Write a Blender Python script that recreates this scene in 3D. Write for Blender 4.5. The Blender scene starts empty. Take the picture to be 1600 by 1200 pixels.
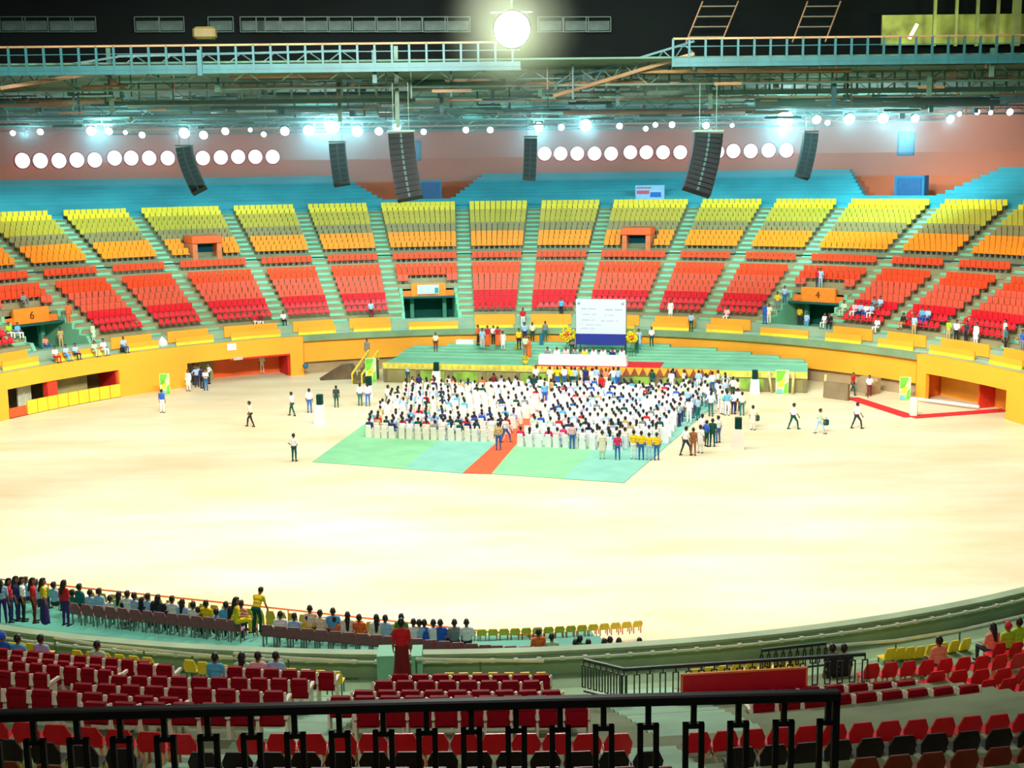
import bpy, math, random
import numpy as np
from math import sin, cos, pi, radians as rad
from mathutils import Matrix, Vector, Euler

# ------------------------------------------------------------ camera, world, lights, exposure
SC = bpy.context.scene
COL = SC.collection
F, PIT, ROLL, YAW, D, H = 2000.0, .1634, -.0132, .0283, 76.0, 17.0
cam_d = bpy.data.cameras.new('camera')
cam = bpy.data.objects.new('camera', cam_d); COL.objects.link(cam)
cam_d.sensor_width = 36; cam_d.lens = 36 * F / 1600; cam_d.clip_end = 600; cam_d.clip_start = .1
fw = Vector((sin(YAW) * cos(PIT), cos(YAW) * cos(PIT), -sin(PIT)))
rt = Vector((cos(YAW), -sin(YAW), 0)); up = rt.cross(fw)
_r = rt * cos(ROLL) + up * sin(ROLL); _u = up * cos(ROLL) - rt * sin(ROLL)
cam.matrix_world = Matrix(((_r.x, _u.x, -fw.x, 0), (_r.y, _u.y, -fw.y, -D), (_r.z, _u.z, -fw.z, H), (0, 0, 0, 1)))
SC.camera = cam
SC.view_settings.view_transform = 'Standard'; SC.view_settings.look = 'None'
SC.view_settings.gamma = 1; SC.view_settings.use_curve_mapping = False
SC.view_settings.exposure = -0.32
SC.cycles.max_bounces = 6; SC.cycles.diffuse_bounces = 3; SC.cycles.glossy_bounces = 2
SC.cycles.use_denoising = True
w = bpy.data.worlds.new('hall_air'); SC.world = w; w.use_nodes = True
w.node_tree.nodes['Background'].inputs[0].default_value = (.55, .8, .75, 1)
w.node_tree.nodes['Background'].inputs[1].default_value = .12

def spot(x, y, z, tx, ty, tz, power, ang=150, size=1.2, col=(1, 1, 1), blend=.6):
    l = bpy.data.lights.new('roof_or_fill_light', 'SPOT'); l.energy = power; l.spot_size = rad(ang); l.spot_blend = blend
    l.shadow_soft_size = size; l.color = col
    o = bpy.data.objects.new('roof_or_fill_light', l); COL.objects.link(o); o.location = (x, y, z)
    o.rotation_euler = (Vector((tx, ty, tz)) - Vector((x, y, z))).to_track_quat('-Z', 'Y').to_euler()
    return o
WARM = (1, .965, .88); COOL = (.70, .95, 1)
for i in range(8):
    a = i * pi / 4 + .2
    spot(20 * cos(a), -14 + 16 * sin(a), 37, 12 * cos(a), 4 + 12 * sin(a), 0, 18500, 140, 1.5, WARM)
spot(-12, -14, 36, -13, -13, 0, 24000, 46, 1.2, (1, .97, .92), 1)
spot(12, -22, 36, 12, -20, 0, 6000, 70, 1.2, WARM, 1)
spot(4, 2, 36, 4, 10, 0, 9000, 45, 1.0, WARM, 1)
for a in (-78, -56, -34, -12, 12, 34, 56, 78):          # lamps turned to the far stand
    a = rad(a); spot(14 * sin(a), 4 * cos(a) - 17, 27, 46 * sin(a), 46 * cos(a), 8, 30000, 85, 1.0, (1, .95, .84), 1)
for a in (-35, 0, 35):                          # lamps turned to the near stand
    a = rad(a); spot(10 * sin(a), 4, 33, 48 * sin(a), -48 * cos(a), 4, 40000, 75, 1.0, (1, .97, .88), 1)

for x in (-24, 0, 24):                          # unseen fill added over the near stand to brighten seat backs
    spot(x, -72, 32, x * .7, -42, 3, 16000, 95, 1.2, (1, .95, .86), 1)

# ------------------------------------------------------------ helpers
def S(r, g=None, b=None):
    if g is None: r, g, b = r
    f = lambda c: (c / 255 / 12.92) if c / 255 <= .04045 else ((c / 255 + .055) / 1.055) ** 2.4
    return (f(r), f(g), f(b), 1)
MATS = {}
def mat(name, col, rough=.6, var=.06, scale=3, metal=0, emit=0, bump=0):
    if name in MATS: return MATS[name]
    m = bpy.data.materials.new(name); m.use_nodes = True; n = m.node_tree; N = n.nodes; b = N['Principled BSDF']
    c = S(col)
    b.inputs['Roughness'].default_value = rough; b.inputs['Metallic'].default_value = metal
    tc = N.new('ShaderNodeTexCoord'); no = N.new('ShaderNodeTexNoise'); no.inputs['Scale'].default_value = scale
    no.inputs['Detail'].default_value = 3
    n.links.new(tc.outputs['Object'], no.inputs['Vector'])
    rp = N.new('ShaderNodeValToRGB'); rp.color_ramp.elements[0].position = .3; rp.color_ramp.elements[1].position = .7
    rp.color_ramp.elements[0].color = (*[x * (1 - var * 2) for x in c[:3]], 1)
    rp.color_ramp.elements[1].color = (*[min(1, x * (1 + var * 1.4)) for x in c[:3]], 1)
    n.links.new(no.outputs['Fac'], rp.inputs['Fac']); n.links.new(rp.outputs['Color'], b.inputs['Base Color'])
    if emit:
        b.inputs['Emission Color'].default_value = c; b.inputs['Emission Strength'].default_value = emit
    if bump:
        bp = N.new('ShaderNodeBump'); bp.inputs['Strength'].default_value = bump; bp.inputs['Distance'].default_value = .02
        n.links.new(no.outputs['Fac'], bp.inputs['Height']); n.links.new(bp.outputs['Normal'], b.inputs['Normal'])
    if 'speaker' in name or 'dark_' in name or name == 'black_iron': b.inputs['Specular IOR Level'].default_value = .12
    MATS[name] = m; return m

def proj(x, y, z):
    y += D; z -= H
    x, y = x * cos(YAW) - y * sin(YAW), x * sin(YAW) + y * cos(YAW)
    d = y * cos(PIT) - z * sin(PIT); u = z * cos(PIT) + y * sin(PIT)
    X = F * x / d; Y = -F * u / d
    return 800 + X * cos(ROLL) - Y * sin(ROLL), 600 + X * sin(ROLL) + Y * cos(ROLL), F / d
def ray(x, y):
    X = x - 800; Y = y - 600
    X, Y = X * cos(ROLL) + Y * sin(ROLL), -X * sin(ROLL) + Y * cos(ROLL)
    u = -Y / F; yy = cos(PIT) + u * sin(PIT); zz = -sin(PIT) + u * cos(PIT); xx = X / F
    return Vector((xx * cos(YAW) + yy * sin(YAW), -xx * sin(YAW) + yy * cos(YAW), zz))
def at(x, y, z):                 # the point of the hall at height z seen at (x, y)
    d = ray(x, y); t = (z - H) / d.z; return Vector((d.x * t, d.y * t - D, z))
def atY(x, y, Y):                # the point of the hall at depth Y
    d = ray(x, y); t = (Y + D) / d.y; return Vector((d.x * t, Y, H + d.z * t))
def atR(x, y, R, far=False):     # the point of the hall at radius R
    d = ray(x, y); a = d.x ** 2 + d.y ** 2; b = -2 * D * d.y; c = D * D - R * R
    q = math.sqrt(max(0, b * b - 4 * a * c)); t = (-b + (q if far else -q)) / (2 * a)
    return Vector((d.x * t, d.y * t - D, H + d.z * t))

class MB:                        # collects shapes and links them as ONE mesh object
    def __init__(s): s.v = []; s.f = []; s.m = []; s.sm = []
    def add(s, vs, fs, mi=0, smooth=False, M=None):
        o = len(s.v)
        for p in vs:
            p = Vector(p); s.v.append(tuple(M @ p) if M is not None else tuple(p))
        for f in fs: s.f.append(tuple(i + o for i in f)); s.m.append(mi); s.sm.append(smooth)
        return s
    def box(s, c, d, mi=0, M=None, rz=0, bev=0):
        x, y, z = (q / 2 for q in d); R = Matrix.Translation(Vector(c)) @ Matrix.Rotation(rz, 4, 'Z')
        if M is not None: R = M @ R
        if bev:
            b = min(bev, x * .9, y * .9, z * .9); P = []; Fs = []
            for sz, e in ((-z, b), (-z + b, 0), (z - b, 0), (z, b)):
                xx, yy = x - e, y - e
                P += [(-xx + b, -yy, sz), (xx - b, -yy, sz), (xx, -yy + b, sz), (xx, yy - b, sz), (xx - b, yy, sz), (-xx + b, yy, sz), (-xx, yy - b, sz), (-xx, -yy + b, sz)]
            for r in range(3):
                for i in range(8): j = (i + 1) % 8; Fs.append((r * 8 + i, r * 8 + j, r * 8 + 8 + j, r * 8 + 8 + i))
            Fs += [tuple(range(7, -1, -1)), tuple(range(24, 32))]
            return s.add(P, Fs, mi, False, R)
        P = [(-x, -y, -z), (x, -y, -z), (x, y, -z), (-x, y, -z), (-x, -y, z), (x, -y, z), (x, y, z), (-x, y, z)]
        return s.add(P, [(3, 2, 1, 0), (4, 5, 6, 7), (0, 1, 5, 4), (1, 2, 6, 5), (2, 3, 7, 6), (3, 0, 4, 7)], mi, False, R)
    def tube(s, a, b, r, r2=None, n=8, mi=0, caps=True, M=None):
        a, b = Vector(a), Vector(b); r2 = r if r2 is None else r2
        d = (b - a).normalized(); u = d.orthogonal().normalized(); v = d.cross(u); P = []
        for c, q in ((a, r), (b, r2)):
            for i in range(n): t = 2 * pi * i / n; P.append(c + (u * cos(t) + v * sin(t)) * q)
        Fs = [(i, (i + 1) % n, n + (i + 1) % n, n + i) for i in range(n)]
        if caps: Fs += [tuple(range(n - 1, -1, -1)), tuple(range(n, 2 * n))]
        return s.add(P, Fs, mi, n > 6, M)
    def lathe(s, prof, n=16, mi=0, M=None, cap=True):
        P = []; k = len(prof)
        for r, z in prof:
            for i in range(n): t = 2 * pi * i / n; P.append((r * cos(t), r * sin(t), z))
        Fs = [(j * n + i, j * n + (i + 1) % n, (j + 1) * n + (i + 1) % n, (j + 1) * n + i) for j in range(k - 1) for i in range(n)]
        if cap: Fs += [tuple(range(n - 1, -1, -1)), tuple(range((k - 1) * n, k * n))]
        return s.add(P, Fs, mi, True, M)
    def prism(s, poly, y0, y1, mi=0, M=None):   # polygon in x,z pushed along y
        n = len(poly); P = [(x, y0, z) for x, z in poly] + [(x, y1, z) for x, z in poly]
        Fs = [tuple(range(n)), tuple(range(2 * n - 1, n - 1, -1))] + [(i, n + i, n + (i + 1) % n, (i + 1) % n) for i in range(n)]
        return s.add(P, Fs, mi, False, M)
    def slab(s, poly, z0, z1, mi=0):            # polygon in x,y pushed along z
        n = len(poly); P = [(p[0], p[1], z0) for p in poly] + [(p[0], p[1], z1) for p in poly]
        Fs = [tuple(range(n - 1, -1, -1)), tuple(range(n, 2 * n))] + [(i, (i + 1) % n, n + (i + 1) % n, n + i) for i in range(n)]
        return s.add(P, Fs, mi)
    def arc(s, prof, a0, a1, n, mi=0, mis=None, closed=False):   # profile [(R,z)] swept over the angle about the hall's axis, 0 = far side
        k = len(prof); P = []
        for i in range(n + 1):
            t = a0 + (a1 - a0) * i / n
            for R, z in prof: P.append((R * sin(t), R * cos(t), z))
        o = len(s.v); s.v += P
        for i in range(n):
            for j in range(k if closed else k - 1):
                j2 = (j + 1) % k
                s.f.append((o + i * k + j, o + (i + 1) * k + j, o + (i + 1) * k + j2, o + i * k + j2)); s.m.append(mis[j] if mis else mi); s.sm.append(False)
        if closed:
            s.f.append(tuple(o + j for j in range(k))); s.m.append(mi); s.sm.append(False)
            s.f.append(tuple(o + n * k + j for j in reversed(range(k)))); s.m.append(mi); s.sm.append(False)
        return s
    def mesh(s, name, mats):
        me = bpy.data.meshes.new(name); me.from_pydata(s.v, [], s.f)
        for m in (mats if isinstance(mats, (list, tuple)) else [mats]): me.materials.append(m)
        me.polygons.foreach_set('material_index', s.m); me.polygons.foreach_set('use_smooth', s.sm); me.update()
        return me
    def build(s, name, mats, parent=None, **k):
        o = bpy.data.objects.new(name, s.mesh(name, mats)); COL.objects.link(o)
        if parent: o.parent = parent
        tag(o, **k); return o
def tag(o, label=None, cat=None, group=None, kind=None):
    if label: o['label'] = label
    if cat: o['category'] = cat
    if group: o['group'] = group
    if kind: o['kind'] = kind
    return o
def struct(o): o['kind'] = 'structure'; return o
def empty(name, loc=(0, 0, 0), rz=0, **k):
    o = bpy.data.objects.new(name, None); COL.objects.link(o); o.location = loc; o.rotation_euler = (0, 0, rz); o.empty_display_size = .2
    return tag(o, **k)
def copy_tree(o, parent=None):
    c = o.copy(); COL.objects.link(c); c.parent = parent
    for ch in o.children: copy_tree(ch, c)
    return c
def place(o, loc, rz=0, sc=None, **k):
    o.location = loc; o.rotation_euler = (0, 0, rz)
    if sc: o.scale = sc
    return tag(o, **k)
ORD = 'zero first second third fourth fifth sixth seventh eighth ninth tenth eleventh twelfth thirteenth fourteenth fifteenth sixteenth seventeenth eighteenth nineteenth twentieth'.split()
TENS = {2: 'twenty', 3: 'thirty', 4: 'forty', 5: 'fifty', 6: 'sixty', 7: 'seventy', 8: 'eighty', 9: 'ninety'}
def nth(i):
    if i <= 20: return ORD[i]
    return TENS[i // 10] + ('-' + ORD[i % 10] if i % 10 else 'th') if i % 10 else TENS[i // 10][:-1] + 'ieth'
RND = random.Random(5)

# materials of the place
M_conc = mat('olive_concrete', (150, 142, 104), .8, .08, .8)
M_green = mat('sea_green_paint', (126, 196, 160), .7, .06, .6)
M_green2 = mat('dull_green_paint', (108, 146, 106), .7, .08, .5)
M_teal = mat('blue_lit_concrete', (44, 148, 160), .7, .1, .25)  # blue-white lamp light on the upper tier's concrete put into its colour
M_orange = mat('orange_wall_paint', (255, 174, 46), .6, .03, .3)
M_orange2 = mat('deep_orange_paint', (245, 110, 25), .6, .05, .5)
M_yellow = mat('yellow_paint', (250, 225, 60), .6, .05, 1)
M_redp = mat('red_paint', (215, 30, 30), .6, .05, 1)
M_dark = mat('dark_recess', (26, 60, 55), .8, .1, .5)
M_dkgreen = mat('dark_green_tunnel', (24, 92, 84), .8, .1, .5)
M_grey = mat('grey_brown_recess', (168, 146, 112), .8, .1, .4)
M_brick = mat('orange_brown_wall', (232, 116, 76), .8, .16, .05)
M_blue = mat('blue_door_paint', (22, 110, 150), .6, .05, 1)
M_black = mat('black_iron', (14, 15, 15), .5, .1, 5)
M_cream = mat('cream_cloth', (238, 232, 222), .8, .03, 2)
M_white = mat('white_cloth', (240, 240, 240), .8, .03, 2)

# ------------------------------------------------------------ arena floor
def floor_material():
    m = bpy.data.materials.new('wooden_arena_floor'); m.use_nodes = True; n = m.node_tree; N = n.nodes; L = n.links
    b = N['Principled BSDF']; b.inputs['Roughness'].default_value = .42; b.inputs['Specular IOR Level'].default_value = .3
    tc = N.new('ShaderNodeTexCoord'); mp = N.new('ShaderNodeMapping'); mp.inputs['Scale'].default_value = (.05, .16, 1); mp.inputs['Rotation'].default_value = (0, 0, .25)
    L.new(tc.outputs['Object'], mp.inputs[0])
    no = N.new('ShaderNodeTexNoise'); no.inputs['Scale'].default_value = 1.6; no.inputs['Detail'].default_value = 8; no.inputs['Roughness'].default_value = .6
    L.new(mp.outputs[0], no.inputs[0])
    rp = N.new('ShaderNodeValToRGB'); e = rp.color_ramp.elements
    e[0].position = .32; e[0].color = S(222, 202, 158); e[1].position = .68; e[1].color = S(242, 232, 204)
    L.new(no.outputs['Fac'], rp.inputs[0])
    br = N.new('ShaderNodeTexBrick'); br.inputs['Scale'].default_value = .5; br.inputs['Mortar Size'].default_value = .004
    br.inputs['Color1'].default_value = (1, 1, 1, 1); br.inputs['Color2'].default_value = (.95, .95, .93, 1); br.inputs['Mortar'].default_value = (.86, .84, .8, 1)
    L.new(tc.outputs['Object'], br.inputs[0])
    mx = N.new('ShaderNodeMix'); mx.data_type = 'RGBA'; mx.blend_type = 'MULTIPLY'; mx.inputs[0].default_value = .8
    L.new(rp.outputs[0], mx.inputs[6]); L.new(br.outputs[0], mx.inputs[7]); L.new(mx.outputs[2], b.inputs['Base Color'])
    return m
M_floor = floor_material()
fl = MB(); P = [(0, 0, 0)] + [(41 * sin(2 * pi * i / 96), 41 * cos(2 * pi * i / 96), 0) for i in range(96)]
fl.add(P, [(0, 1 + (i + 1) % 96, 1 + i) for i in range(96)]); struct(fl.build('floor', M_floor))

# ------------------------------------------------------------ far bowl: angles of the aisles (0 = far side), radians
DEG = pi / 180
n_, w_ = 7.44 * DEG, 9.04 * DEG
TH = {}
seq = [n_, w_, n_, n_, w_, n_, n_, w_, n_, n_, w_, n_]
t = -.7247
edges = [t]
for q in seq: t += q; edges.append(t)
# carry the pattern on beyond the frame: blocks to the left (… W(low) N | a) and to the right
t = edges[0]; pre = []
for q in [n_, w_, n_, n_, w_, n_, n_]: t -= q; pre.insert(0, t)
post = []; t = edges[-1]
for q in [n_, w_, n_, n_, w_, n_, n_]: t += q; post.append(t)
EDG = pre + edges + post            # aisle centres
KIND = []                           # 'L' lower gate, 'U' upper gate, ''
base = ['', 'U', '', '', 'L', '', '', 'U', '', '', 'L', '']
KIND = ['', '', 'U', '', '', 'L', ''] + base + ['', 'U', '', '', 'L', '', '']
R0, Z0, RUN, RISE = 40.2, 4.55, .86, .46
LOW = 11                            # steps of the lower tier (8 seat rows, a gap, one row, a gap)
R1, Z1, RUN2, RISE2, UP = R0 + LOW * RUN, Z0 + LOW * RISE, .80, .40, 10
A0, A1 = EDG[0], EDG[-1]
AW = 1.35
def lowR(k): return R0 + k * RUN, Z0 + k * RISE
def upR(k): return R1 + .2 + k * RUN2, Z1 + .1 + k * RISE2
def steps(mb, fR, k0, k1, a0, a1, run, rise, n, mi=0):
    prof = []
    for k in range(k0, k1): R, z = fR(k); prof += [(R, z - rise), (R, z), (R + run, z)]
    mb.arc(prof, a0, a1, n, mi)
low = MB(); upm = MB()
for i in range(len(EDG) - 1):
    a, b = EDG[i], EDG[i + 1]
    if KIND[i] == 'L':
        ha = AW / 2 / 41
        steps(low, lowR, 5, LOW, a, b, RUN, RISE, 6)
        steps(low, lowR, 0, 5, a, a + ha, RUN, RISE, 1); steps(low, lowR, 0, 5, b - ha, b, RUN, RISE, 1)
    else: steps(low, lowR, 0, LOW, a, b, RUN, RISE, 6)
    steps(upm, upR, 0, UP, a, b, RUN2, RISE2, 6)
struct(low.build('floor_lower_tier', M_conc)); struct(upm.build('floor_upper_tier', mat('grey_green_concrete', (122, 122, 88), .8, .08, .8)))
# stair aisles
n_aisle = 0
for i, a in enumerate(EDG):
    mb = MB()
    for fR, k1, run, rise in ((lowR, LOW, RUN, RISE), (upR, UP, RUN2, RISE2)):
        for k in range(k1):
            R, z = fR(k)
            for h in (0, 1, 2):
                r0 = R + h * run / 3 - .03; zz = z - rise * 2 / 3 + h * rise / 3 + .03; w2 = AW / 2
                Mx = Matrix.Rotation(-a, 4, 'Z')
                mb.box((0, r0 + run / 3, zz - rise / 6 + .01), (AW, run * 2 / 3, rise / 3 + .02), 0, Mx)
    struct(mb.build('floor_stair_aisle', M_green))
# ledges with the orange and yellow fascias in front of the seats, per block
c0 = MB()
c0.arc([(37.3, 3.0), (37.3, 3.35), (37.9, 3.35), (37.9, 3.3), (38.2, 3.45), (39.3, 3.45), (39.3, 4.1), (40.2, 4.1)], A0, A1, 120)
struct(c0.build('floor_front_walkway', mat('pale_walkway_concrete', (150, 178, 150), .7, .06, .7)))
_vis = [i for i in range(len(EDG) - 1) if -40 < proj(38 * sin((EDG[i] + EDG[i + 1]) / 2), 38 * cos((EDG[i] + EDG[i + 1]) / 2), 4)[0] < 1640]
def blockword(i): return f'{nth(_vis.index(i) + 1)} block from left' if i in _vis else f'{nth(abs(i - (_vis[0] if i < _vis[0] else _vis[-1])))} block past the {"left" if i < _vis[0] else "right"} side of view'
for i in range(len(EDG) - 1):
    a, b = EDG[i], EDG[i + 1]
    g = .9 / 39
    if KIND[i] != 'L':
        mb = MB(); mb.arc([(39.3, 3.5), (39.16, 3.5), (39.16, 4.42), (39.3, 4.42)], a + g * .8, b - g * .8, 5, 0, closed=True)
        mb.build('fascia_panel', M_orange, label=f'upper orange fascia panel under the red seats, {blockword(i)}', cat='panel', group='upper orange fascia panels')
    mb = MB(); s0 = a + g * .9; s1 = b - g * .9
    mb.arc([(37.98, 3.36), (37.86, 3.36), (37.86, 3.6), (37.98, 3.6)], s0, s1, 5, 1, closed=True)
    mb.arc([(38.04, 3.6), (37.92, 3.6), (37.92, 4.02), (38.04, 4.02)], s0, s1, 5, 0, closed=True)
    mb.build('fascia_panel', [M_orange, M_yellow], label=f'lower orange fascia panel, yellow foot strip, {blockword(i)}', cat='panel', group='lower orange fascia panels')

# ------------------------------------------------------------ far seats
def bucket_seat_mb(lod=0):
    mb = MB()
    if lod:
        mb.box((0, .20, .34), (.47, .44, .08)); mb.box((0, .42, .62), (.46, .07, .52)); mb.box((0, .24, .13), (.16, .2, .26), 1)
    else:
        mb.box((0, .2, .38), (.46, .42, .06), bev=.02); mb.add([(-.21, .36, .38), (.21, .36, .38), (.22, .44, .62), (-.22, .44, .62), (.15, .47, .80), (-.15, .47, .80),
              (-.21, .40, .38), (.21, .40, .38), (.22, .48, .62), (-.22, .48, .62), (.15, .51, .80), (-.15, .51, .80)],
              [(0, 1, 2, 3), (3, 2, 4, 5), (7, 6, 9, 8), (8, 9, 11, 10), (0, 3, 9, 6), (3, 5, 11, 9), (5, 4, 10, 11), (4, 2, 8, 10), (2, 1, 7, 8), (1, 0, 6, 7)])
    return mb
SEATCOL = {'crimson': (218, 18, 38), 'salmon': (222, 92, 66), 'orange_red': (232, 74, 30), 'orange': (245, 142, 20), 'grey_green': (142, 128, 80), 'olive': (184, 164, 44), 'yellow': (234, 206, 24)}
SM = {k: mat(k + '_plastic', v, .45, .05, 8) for k, v in SEATCOL.items()}
M_legm = mat('grey_seat_steel', (120, 120, 112), .5, .05, 5)
lower_rows = {0: 'crimson', 1: 'crimson', 2: 'crimson', 3: 'salmon', 4: 'salmon', 5: 'salmon', 6: 'orange_red', 7: 'orange_red', 9: 'orange_red'}
upper_rows = ['orange', 'orange', 'orange', 'grey_green', 'grey_green', 'olive', 'olive', 'olive', 'yellow', 'yellow']
far = []                            # (x, y, z, angle, colour, block, row, index)
VOMA = {}
for i in range(len(EDG) - 1):
    a, b = EDG[i], EDG[i + 1]; mid = (a + b) / 2
    if not (-95 * DEG < mid < 95 * DEG): continue
    for tier, rows in ((0, lower_rows.items()), (1, enumerate(upper_rows))):
        for k, c in rows:
            R, z = (lowR if tier == 0 else upR)(k)
            if tier == 0 and KIND[i] == 'L' and k < 5: continue
            half = (b - a) / 2 - (AW / 2 + .04) / R
            n = round(2 * half * R / .52); step = 2 * half / n
            for j in range(n):
                t = mid - half + (j + .5) * step
                if tier == 1 and KIND[i] == 'U' and k < 3 and abs(t - mid) * R < 1.72: continue
                if tier == 0 and KIND[i] == 'L' and k == 5 and abs(t - mid) * R < 1.6: continue
                px, py, s = proj(R * sin(t), R * cos(t), z)
                if px < -260 or px > 1860: continue
                far.append((R * sin(t), R * cos(t), z, t, c, i, (k if tier == 0 else 20 + k), j + 1))
PALN = list(SM); PAL = [SM[k] for k in PALN]
protoN = {c: bucket_seat_mb(0).mesh('plastic_seat_far', [SM[c], M_legm]) for c in PALN}
def merge(name, template, items, mats, **k):     # many copies of one template written into one mesh of kind stuff
    T = np.array(template.v, float); nv = len(T); fs = template.f; out = np.zeros((len(items) * nv, 3)); faces = []; mi = []
    for q, (x, y, z, t, mm, sc) in enumerate(items):
        c, s = cos(t), sin(t); X = T * sc
        out[q * nv:(q + 1) * nv, 0] = X[:, 0] * c + X[:, 1] * s + x
        out[q * nv:(q + 1) * nv, 1] = -X[:, 0] * s + X[:, 1] * c + y
        out[q * nv:(q + 1) * nv, 2] = X[:, 2] + z
        o = q * nv; faces += [tuple(v + o for v in f) for f in fs]; mi += [mm[m] for m in template.m]
    me = bpy.data.meshes.new(name); me.from_pydata(out.tolist(), [], faces)
    for m in mats: me.materials.append(m)
    me.polygons.foreach_set('material_index', mi); me.update()
    o = bpy.data.objects.new(name, me); COL.objects.link(o); return tag(o, **k)
BLK = {}
blocks_seen = sorted(set(f[5] for f in far))
near_far = [f for f in far if f[6] < 2 and 0 < proj(*f[:3])[0] < 1600]
near_far.sort(key=lambda f: -proj(f[0], f[1], f[2])[2])
INDIV = set(id(f) for f in near_far[:190])
for f in far:
    if id(f) in INDIV:
        o = bpy.data.objects.new('stadium_seat', protoN[f[4]]); COL.objects.link(o)
        place(o, f[:3], -f[3], label=f'{"crimson"} plastic seat, {nth(f[7])} along the {["lowest","second lowest"][f[6]]} row, {nth(blocks_seen.index(f[5])+1)} far block from left', cat='seat', group='red seats low in the far stand')
rest = [f for f in far if id(f) not in INDIV]
merge('stadium_seat_rows', bucket_seat_mb(1), [(f[0], f[1], f[2], f[3], {0: PALN.index(f[4]), 1: len(PALN)}, 1) for f in rest], PAL + [M_legm],
      label='rows of red, orange, grey green and yellow plastic seats filling the far stand', cat='seats', kind='stuff')

# ------------------------------------------------------------ wall above, blank upper tier, gates
RT, ZT = R1 + .2 + UP * RUN2, Z1 + .1 + UP * RISE2            # top of the yellow seats
WALLR = 67.0
VL = [( (EDG[i] + EDG[i + 1]) / 2) for i in range(len(EDG) - 1) if KIND[i] == 'L']
def wedge(R):                        # half width (metres) of the gap in the blank tier
    return 2.3 + (R - RT) * .75
tier = MB(); NT = 9
walk = MB(); walk.arc([(RT - .05, ZT - .4), (RT - .05, ZT - .02), (RT + 1.0, ZT - .02)], A0, A1, 120)
walk.arc([(RT + .9, ZT - .1), (RT + .9, ZT + .75), (RT + 1.02, ZT + .75), (RT + 1.02, ZT - .1)], A0, A1, 120, 0)
struct(walk.build('trim_1', M_teal))
bounds = [A0] + [v for v in VL] + [A1]
for bi in range(len(bounds) - 1):
    mb = MB()
    for k in range(NT):
        R = RT + 1 + k * .72; z = ZT + .55 + k * .335
        a = bounds[bi] + (wedge(R) / R if bi > 0 else 0); b = bounds[bi + 1] - (wedge(R) / R if bi < len(bounds) - 2 else 0)
        mb.arc([(R, ZT - .4), (R, z), (R + .75, z), (R + .75, ZT - .4)], a, b, 24, 0, closed=True)
    struct(mb.build('floor_blank_tier', M_teal))
wl = MB(); wl.arc([(WALLR, ZT - .5), (WALLR, 24.5)], A0, A1, 120); struct(wl.build('wall_far', M_brick))
wl = MB(); wl.arc([(RT + .9, ZT - .3), (WALLR, ZT - .3)], A0, A1, 100); struct(wl.build('floor_gate_landing', M_conc))
# big doors low in the gaps, small windows over them
for q, (x0, y0, x1, y1, x2, y2, x3, y3) in enumerate([(657, 284, 690, 311, 648, 221, 657, 250), (1396, 277, 1445, 307, 1403, 207, 1428, 242)]):
    R = RT + 3.2; p = atR((x0 + x1) / 2, (y0 + y1) / 2, R, True); s = proj(*p)[2]; a = math.atan2(p.x, p.y)
    w2, h2 = (x1 - x0) / s, (y1 - y0) / s + .5
    t = empty('gate_box', (p.x, p.y, p.z), -a, label=f'blue box doorway at the foot of the {["left","right"][q]} orange wall wedge above the seats', cat='doorway')
    mb = MB(); mb.box((0, .5, -.1), (w2, 1.0, h2), 0)
    mb.build('door_housing', M_blue, t)
    mb = MB(); mb.box((0, -.04, -.15), (w2 * .8, .1, h2 * .85), 0); mb.build('door_leaf', mat('deep_blue_door', (14, 84, 132), .5), t)
    p = atR((x2 + x3) / 2, (y2 + y3) / 2, WALLR - .1, True); s = proj(*p)[2]; a = math.atan2(p.x, p.y)
    mb = MB(); w2, h2 = (x3 - x2) / s / 2, (y3 - y2) / s / 2
    for c_, d_ in (((0, 0, h2), (w2 * 2 + .1, .2, .14)), ((0, 0, -h2), (w2 * 2 + .1, .2, .14)), ((-w2, 0, 0), (.14, .2, h2 * 2)), ((w2, 0, 0), (.14, .2, h2 * 2))): mb.box(c_, d_)
    fr = mb.build(f'window_{q+1}', M_blue); fr.location = p; fr.rotation_euler = (0, 0, -a); struct(fr)
    mb = MB(); mb.box((0, .03, 0), (w2 * 2, .06, h2 * 2)); mb.build('window_pane', mat('blue_window_glass', (30, 120, 175), .2), fr)

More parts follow.
